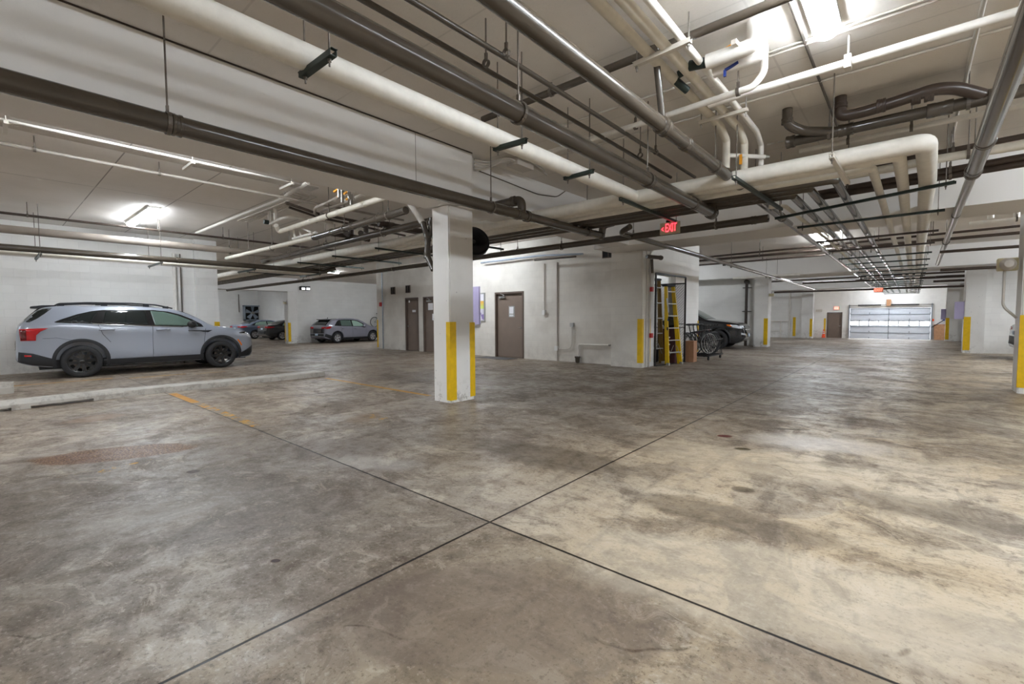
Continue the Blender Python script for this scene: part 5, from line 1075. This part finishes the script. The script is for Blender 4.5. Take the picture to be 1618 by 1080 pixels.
# concrete wheel stops and kerb
def stop(label,a,b,w,h,notches=()):
    a=Vector(a);b=Vector(b); L=(b-a).length; ang=math.atan2(b.y-a.y,b.x-a.x)
    o=None; bm=B(); pr=[(-w/2,0),(-w/2,h*.55),(-w/2+.045,h),(w/2-.045,h),(w/2,h*.55),(w/2,0)]
    cuts=sorted([0,L]+[v for n_ in notches for v in n_]); rows=[]
    segs=list(zip(cuts,cuts[1:]))
    for i,(s0_,s1_) in enumerate(segs):
        lift=any(abs(s0_-n_[0])<1e-6 for n_ in notches); zb=.045 if lift else 0
        A=[bm.verts.new((s0_,y,max(z,zb))) for y,z in pr]; C=[bm.verts.new((s1_,y,max(z,zb))) for y,z in pr]
        bm.faces.new(A); bm.faces.new(C[::-1])
        for k in range(6): bm.faces.new((A[k],A[(k+1)%6],C[(k+1)%6],C[k]))
    bmesh.ops.remove_doubles(bm,verts=bm.verts,dist=1e-5)
    o=mesh('concrete_wheel_stop',bm,M['stop']); o.location=a; o.rotation_euler=(0,0,ang); return props(o,label,'wheel stop')
stop('long precast concrete parking block with dark slots beside the kerb',(-9.85,-1.2,0),(-10.27,1.52,0),.24,.15,((.45,.75),(1.2,1.42),(1.62,2.35)))
stop('short precast concrete block behind the rear of silver suv',(-12.55,-1.6,0),(-12.45,.32,0),.32,.20)
bm=B(); box(bm,(-10.62,1.50,0),(-10.21,5.14,.105)); bmesh.ops.bevel(bm,geom=[e for e in bm.edges if abs(e.verts[0].co.z-e.verts[1].co.z)<.01 and e.verts[0].co.z>.05],offset=.012,segments=1,affect='EDGES')
o=mesh('concrete_kerb',bm,M['stop']); props(o,'low straight concrete kerb in front of the silver suv','kerb')
# ---------------------------------------------------------------- mesh cage, ladders, boxes, bicycles
t=thing('mesh_cage','black steel mesh cage door frame standing open in the wall alcove','cage',(-5.1,12.6,0))
def frame_bars(bm,corners,w=.04):
    for a,b in zip(corners,corners[1:]+corners[:1]): bar(bm,a,b,w,w)
A0=Vector((-5.17,11.86,0));A1=Vector((-5.17,11.86,2.50));B0=Vector((-4.95,13.42,0));B1=Vector((-4.95,13.42,2.47))
bm=B(); frame_bars(bm,[A0,A1,B1,B0]); 
mesh('door_frame',bm,M['blackmetal'],t,world=True)
def mesh_panel(par,o_,u,v,nu,nv,name='wire_mesh',r=.0045):
    """diamond mesh in the plane o + a*u + b*v"""
    bm=B(); U=Vector(u);V=Vector(v);o_=Vector(o_); k=nu/nv
    st=1.0/nu
    for i in range(-nu,nu+1):
        for sgn in (1,-1):
            # line b = sgn*(a*ratio) + c
            pts=[]
            c=i/nu*1.0; ratio=(U.length/V.length)
            f=lambda a: (sgn*a*ratio+c*(1+ratio) if sgn>0 else -a*ratio+ (c+1)*.5*(1+ratio)*1.0)
            a0,a1=0.,1.; b0,b1=f(0),f(1)
            if b0==b1: continue
            lo=max(0,min((0-b0)/(b1-b0),(1-b0)/(b1-b0))); hi=min(1,max((0-b0)/(b1-b0),(1-b0)/(b1-b0)))
            if hi-lo<.01: continue
            p=o_+U*lo+V*(b0+(b1-b0)*lo); q=o_+U*hi+V*(b0+(b1-b0)*hi); bar(bm,p,q,r,r)
    return mesh(name,bm,M['blackmetal'],par,world=True)
E0=Vector((-6.55,13.40,0))
bm=B(); bar(bm,E0,E0+Vector((0,0,2.3)),.04,.04); bar(bm,E0+Vector((0,0,2.3)),B1-Vector((0,0,.17)),.04,.04); bar(bm,Vector((-5.75,13.4,0)),Vector((-5.75,13.4,2.3)),.03,.03)
for zz in (1.02,1.12): bar(bm,E0+Vector((0,0,zz)),Vector((-4.95,13.42,zz)),.03,.02)
mesh('side_frame',bm,M['blackmetal'],t,world=True)
mesh_panel(t,E0,Vector((1.6,.02,0)),Vector((0,0,2.3)),48,32,r=.008)
bm=B()
for k in range(5): x_=-6.3+.28*k; bar(bm,(x_,13.2,.0),(x_,13.2,2.1),.02,.02)
mesh('upright_bars',bm,M['blackmetal'],t,world=True)
def ladder(label,foot,h,w0,w1,lean,rot,mat,steps,loc,depth=.07,closed=True):
    """step ladder, folded; local: x across, y front to back, z up"""
    t=thing('step_ladder',label,'ladder',loc,rot); T=lambda z: lean*z
    for sx in (-1,1):
        for nm,yo,ww in (('front_rail',0,1),('rear_rail',depth,.94)):
            bm=B(); a=Vector((sx*w0/2*ww,yo,0)); b=Vector((sx*w1/2*ww,yo*.35+lean*h,h-.06)); bar(bm,a,b,.03,.075,up=Vector((0,1,0))); mesh(nm,bm,M[mat],t)
            if nm=='front_rail': bm=B(); bar(bm,a-Vector((0,0,0)),a+Vector((0,0,.06)),.05,.09,up=Vector((0,1,0))); mesh('foot',bm,M['alu'],t)
    for k in range(1,steps+1):
        f=k/(steps+.6); w=(w0+(w1-w0)*f)-.03; z=h*f; bm=B(); box(bm,(-w/2,-.045+lean*z,z-.012),(w/2,.045+lean*z,z+.012)); mesh('step',bm,M['alu'],t)
    bm=B(); box(bm,(-w1/2-.03,-.06+lean*h,h-.06),(w1/2+.03,.13+lean*h,h)); bmesh.ops.bevel(bm,geom=bm.edges[:],offset=.012,segments=2,affect='EDGES'); mesh('top_cap',bm,M['clad'],t)
    bm=B()
    for sx in (-1,1): bar(bm,(sx*w0*.42,0,h*.115),(sx*w0*.1,0,h*.24),.015,.004)
    mesh('brace',bm,M['alu'],t); return t
lp=at(1066,575.5,z=0)
t=ladder('tall yellow step ladder leaning in front of the mesh cage',0,2.24,.60,.33,.085,math.radians(76),'fiber',6,(lp.x,lp.y,0))
for nm_,za,zb,mm in (('label_sticker',1.45,1.85,'paper'),('label_sticker',1.22,1.32,'blue'),('label_sticker',.75,1.05,'clad')):
    f_=(za+zb)/2/2.24; xx=-(.30+(.165-.30)*f_)-.0165; bm=B(); bar(bm,(xx,.085*za*.35+.02,za),(xx+.011,.085*zb*.8+.0,zb),.002,.045,up=Vector((0,1,0))); mesh(nm_,bm,M[mm],t)
ladder('older brown tinted step ladder standing inside the mesh cage',0,2.42,.62,.40,.03,math.radians(80),'oldfiber',5,(-5.40,12.5,0))
t=thing('cabinet','dark maroon metal cabinet inside the mesh cage','cabinet',(-5.25,13.1,0)); bxo('body',(-5.5,12.95,0),(-5.05,13.32,1.0),M['maroon'],t,bev=.01); bxo('handle',(-5.3,12.93,.6),(-5.27,12.949,.75),M['chrome'],t)
for i in range(3): bxo('label_plate',(-5.3+.01*i,12.935,.72-.2*i),(-5.2,12.949,.76-.2*i),M['paper'],t)
def blob(name,label,cat,c,r,mat,seed=0):
    rnd=random.Random(seed); bm=B(); bmesh.ops.create_icosphere(bm,subdivisions=3,radius=1)
    for v in bm.verts: d=1+.12*math.sin(5*v.co.x+seed)+.1*math.sin(7*v.co.z+2*v.co.y); v.co=Vector((v.co.x*r[0]*d,v.co.y*r[1]*d,v.co.z*r[2]*d))
    o=mesh(name,bm,M[mat],None,True); o.location=c; return props(o,label,cat)
blob('black_bag','lumpy black bag on top of the maroon cabinet','bag',(-5.28,13.13,1.16),(.24,.18,.16),'black',2)
o=bxo('storage_box',(-5.95,12.6,0),(-5.62,13.1,.42),M['black']); props(o,'black storage crate on floor behind the brown tinted ladder','box')
o=bxo('storage_box',(-5.95,12.62,.421),(-5.64,13.0,.78),M['maroon']); props(o,'dark red box stacked on black crate in the cage','box')
bx0=at(1087.3,571,z=0);bx1=at(1098,570,z=0)
t=thing('cardboard_box','tall reddish brown cardboard box beside the cage post','box',(-4.88,13.72,0)); bxo('carton',(-5.0,13.62,0),(-4.76,13.90,.62),simple('carton',srgb(170,128,100),.7,0,.3,0,.06,10),t); bxo('tape',(-4.90,13.615,0),(-4.87,13.621,.62),M['wood'],t); bxo('tape',(-4.9,13.62,.62),(-4.87,13.9,.622),M['wood'],t)
# plywood sheet, cone, far small things
t=thing('plywood_sheet','tan plywood sheet leaning right of the garage door','board',(1.75,46.2,eb)); bm=B(); bar(bm,(1.72,46.15,eb),(1.68,46.44,eb+1.18),.62,.02,up=Vector((0,1,0))); mesh('board',bm,M['wood'],t,world=True)
t=thing('traffic_cone','orange traffic cone with white bands left of brown end door','traffic cone',(-5.42,46.2,eb)); cx_,cy_=0,0
bm=B(); box(bm,(-.18,-.18,0),(.18,.18,.03)); mesh('base',bm,M['orange'],t)
bm=B(); lathe(bm,[(.14,.03),(.03,.72),(.0,.72)],20); mesh('cone',bm,M['orange'],t,40)
for z0_,z1_ in ((.36,.44),(.52,.58)): bm=B(); r_=lambda z:.14-.11*(z-.03)/.69+.004; lathe(bm,[(r_(z0_),z0_),(r_(z1_),z1_)],20); mesh('reflective_band',bm,M['paper'],t,40)
t=thing('door_opener','blue and black door opener control arm right of garage door','door opener',(1.5,46.3,1.0)); bxo('motor',(1.9-.05,46.3,.95),(2.0+.1,46.49,1.15),M['blue'],t); bm=B(); bar(bm,(1.25,46.4,.45),(1.9,46.4,.98),.05,.05); mesh('arm',bm,M['blackmetal'],t,world=True); bxo('beacon',(1.28,46.42,.92),(1.38,46.49,1.08),M['orange'],t)
o=bxo('power_box',(-6.05+.0,46.42,1.7),(-5.6,46.499,1.9),M['cable']); props(o,'white box with hanging cable on end wall left of exit door','electrical box')
# big wall fan
c0=at(383,482,x=-42.5);c1_=at(413,506,x=-42.5)
t=thing('exhaust_fan','square exhaust fan in pale frame on the far left wall','fan',(-42.5,(c0.y+c1_.y)/2,c1_.z)); y0_,y1_,z0_,z1_=c0.y,c1_.y,c1_.z,c0.z
bm=B()
for a,b in (((y0_,z0_),(y1_,z0_+.1)),((y0_,z1_-.1),(y1_,z1_)),((y0_,z0_),(y0_+.1,z1_)),((y1_-.1,z0_),(y1_,z1_))): box(bm,(-42.5,a[0],a[1]),(-42.15,b[0],b[1]))
mesh('frame',bm,M['galv'],t,world=True); bxo('shroud',(-42.5,y0_+.1,z0_+.1),(-42.45,y1_-.1,z1_-.1),M['dark'],t)
ym,zm=(y0_+y1_)/2,(z0_+z1_)/2
for k in range(5):
    a=2*PI*k/5+.3; bm=B(); pts=[]
    for rr_,ww_ in ((.08,.06),(.55,.16)):
        for s_ in (-1,1): pts.append(Vector((-42.38+.05*s_,ym+rr_*math.cos(a)-s_*ww_*math.sin(a),zm+rr_*math.sin(a)+s_*ww_*math.cos(a))))
    v=[bm.verts.new(p) for p in pts]+[bm.verts.new(p+Vector((.012,0,0))) for p in pts]
    for f in ((0,1,3,2),(4,6,7,5),(0,4,5,1),(1,5,7,3),(3,7,6,2),(2,6,4,0)): bm.faces.new([v[i] for i in f])
    mesh('blade',bm,M['galv'],t,world=True)
bm=B(); lathe(bm,[(0,-.1),(.12,-.1),(.12,.08),(0,.08)],16,(-42.32,ym,zm),'x'); bar(bm,(-42.2,y0_+.05,zm),(-42.2,y1_-.05,zm),.03,.03); mesh('motor',bm,M['steel'],t,world=True)
run('conduit','thin conduit dropping to a switch beside the exhaust fan',[(-42.4,at(376,440,x=-42.4).y,3.4),(-42.4,at(376,440,x=-42.4).y,at(376,493,x=-42.4).z)],.03,'rod',cat='conduit')
# bicycles
def bicycle(label,loc,rot,fm):
    t=thing('bicycle',label,'bicycle',loc,rot,None); R=.34
    for y in (0,1.02):
        bm=B(); n=32
        pts=[Vector((0,y+math.cos(2*PI*k/n)*R,R+.012+math.sin(2*PI*k/n)*R)) for k in range(n+1)]; tube(bm,pts,.019,6,0,False,1); wv=mesh('tyre',bm,M['rubber'],t,True)
        bm=B(); pts=[Vector((0,y+math.cos(2*PI*k/n)*(R-.03),R+.012+math.sin(2*PI*k/n)*(R-.03))) for k in range(n+1)]; tube(bm,pts,.009,5,0,False,1)
        for k in range(14): a=2*PI*k/14; bar(bm,(.0,y,R+.012),(0,y+math.cos(a)*(R-.03),R+.012+math.sin(a)*(R-.03)),.004,.004)
        mesh('rim',bm,M['alu'],wv)
    bb=Vector((0,.42,.29)); st=Vector((0,.27,.80)); hd=Vector((0,.83,.78)); hd2=Vector((0,.86,.66)); r0=Vector((0,0,.35)); r1=Vector((0,1.02,.35))
    bm=B()
    for a,b,r_ in ((bb,st,.016),(bb,hd2,.019),(st-Vector((0,-.03,.1)),hd,.016),(bb,r0,.01),(st-Vector((0,-.02,.08)),r0,.009),(hd,hd2,.018)): tube(bm,[a,b],r_,8)
    for sx in (-.04,.04): tube(bm,[hd2+Vector((sx*.6,0,0)),r1+Vector((sx,0,0))],.011,6)
    mesh('frame',bm,M[fm],t,True)
    bm=B(); tube(bm,[st,st+Vector((0,-.03,.13))],.013,8); v=st+Vector((0,-.03,.15)); bmesh.ops.create_uvsphere(bm,u_segments=12,v_segments=6,radius=1,matrix=Matrix.Translation(v)@Matrix.Diagonal((.07,.13,.035,1))); mesh('saddle',bm,M['black'],t,True)
    bm=B(); tube(bm,[hd,hd+Vector((0,-.02,.14))],.013,8); tube(bm,[(-.30,.74,.93),(-.12,.84,.92),(.12,.84,.92),(.30,.74,.93)],.012,8,.06); mesh('handlebar',bm,M['black'],t,True)
    bm=B(); lathe(bm,[(0,-.004),(.09,-.004),(.09,.004),(0,.004)],20,(.03,.42,.29),'x'); bar(bm,(.045,.42,.29),(.045,.52,.17),.015,.012); bar(bm,(-.045,.42,.29),(-.045,.32,.41),.015,.012); mesh('crank',bm,M['steel'],t)
    return t
labs=['bicycle with front wheel nearest the black suv bumper','second bicycle in the tight row beside the cardboard box','third bicycle in the tight row by the cage','bicycle deepest in the row against the cage wall']
for i,lab in enumerate(labs):
    bicycle(lab,(-5.12-.05*(3-i),14.1+.24*i,.14),math.radians(-30+5*i),['blackmetal','black','maroon','blackmetal'][i])
t=thing('bike_trolley','low black bike rack trolley on castors holding the bicycles','bike rack',(-4.85,15.0,0))
bm=B(); 
for x_ in (-5.2,-4.55): bar(bm,(x_,14.3,.13),(x_,15.7,.13),.03,.03)
for k in range(8): y_=14.3+.2*k; bar(bm,(-5.2,y_,.13),(-4.55,y_,.13),.02,.02); 
for k in range(5): y_=14.35+.28*k; tube(bm,[(-4.56,y_,.13),(-4.56,y_,.62),(-4.56,y_+.14,.62),(-4.56,y_+.14,.13)],.010,6,.05)
bar(bm,(-4.56,14.3,.62),(-4.56,15.7,.62),.02,.02); mesh('rack_frame',bm,M['blackmetal'],t,world=True)
for x_,y_ in ((-5.1,14.4),(-4.6,14.45),(-5.1,15.6),(-4.6,15.6)): bm=B(); lathe(bm,[(0,-.018),(.055,-.018),(.055,.018),(0,.018)],18,(x_,y_,.055),'x'); box(bm,(x_-.012,y_-.02,.06),(x_+.012,y_+.02,.13)); mesh('castor',bm,M['black'],t,world=True)
p_=at(592,508.5,x=-28.6); bicycle('bicycle hung on far wall with one wheel above grey hatchback bonnet',(-28.6,p_.y,p_.z-.35),0,'blackmetal')
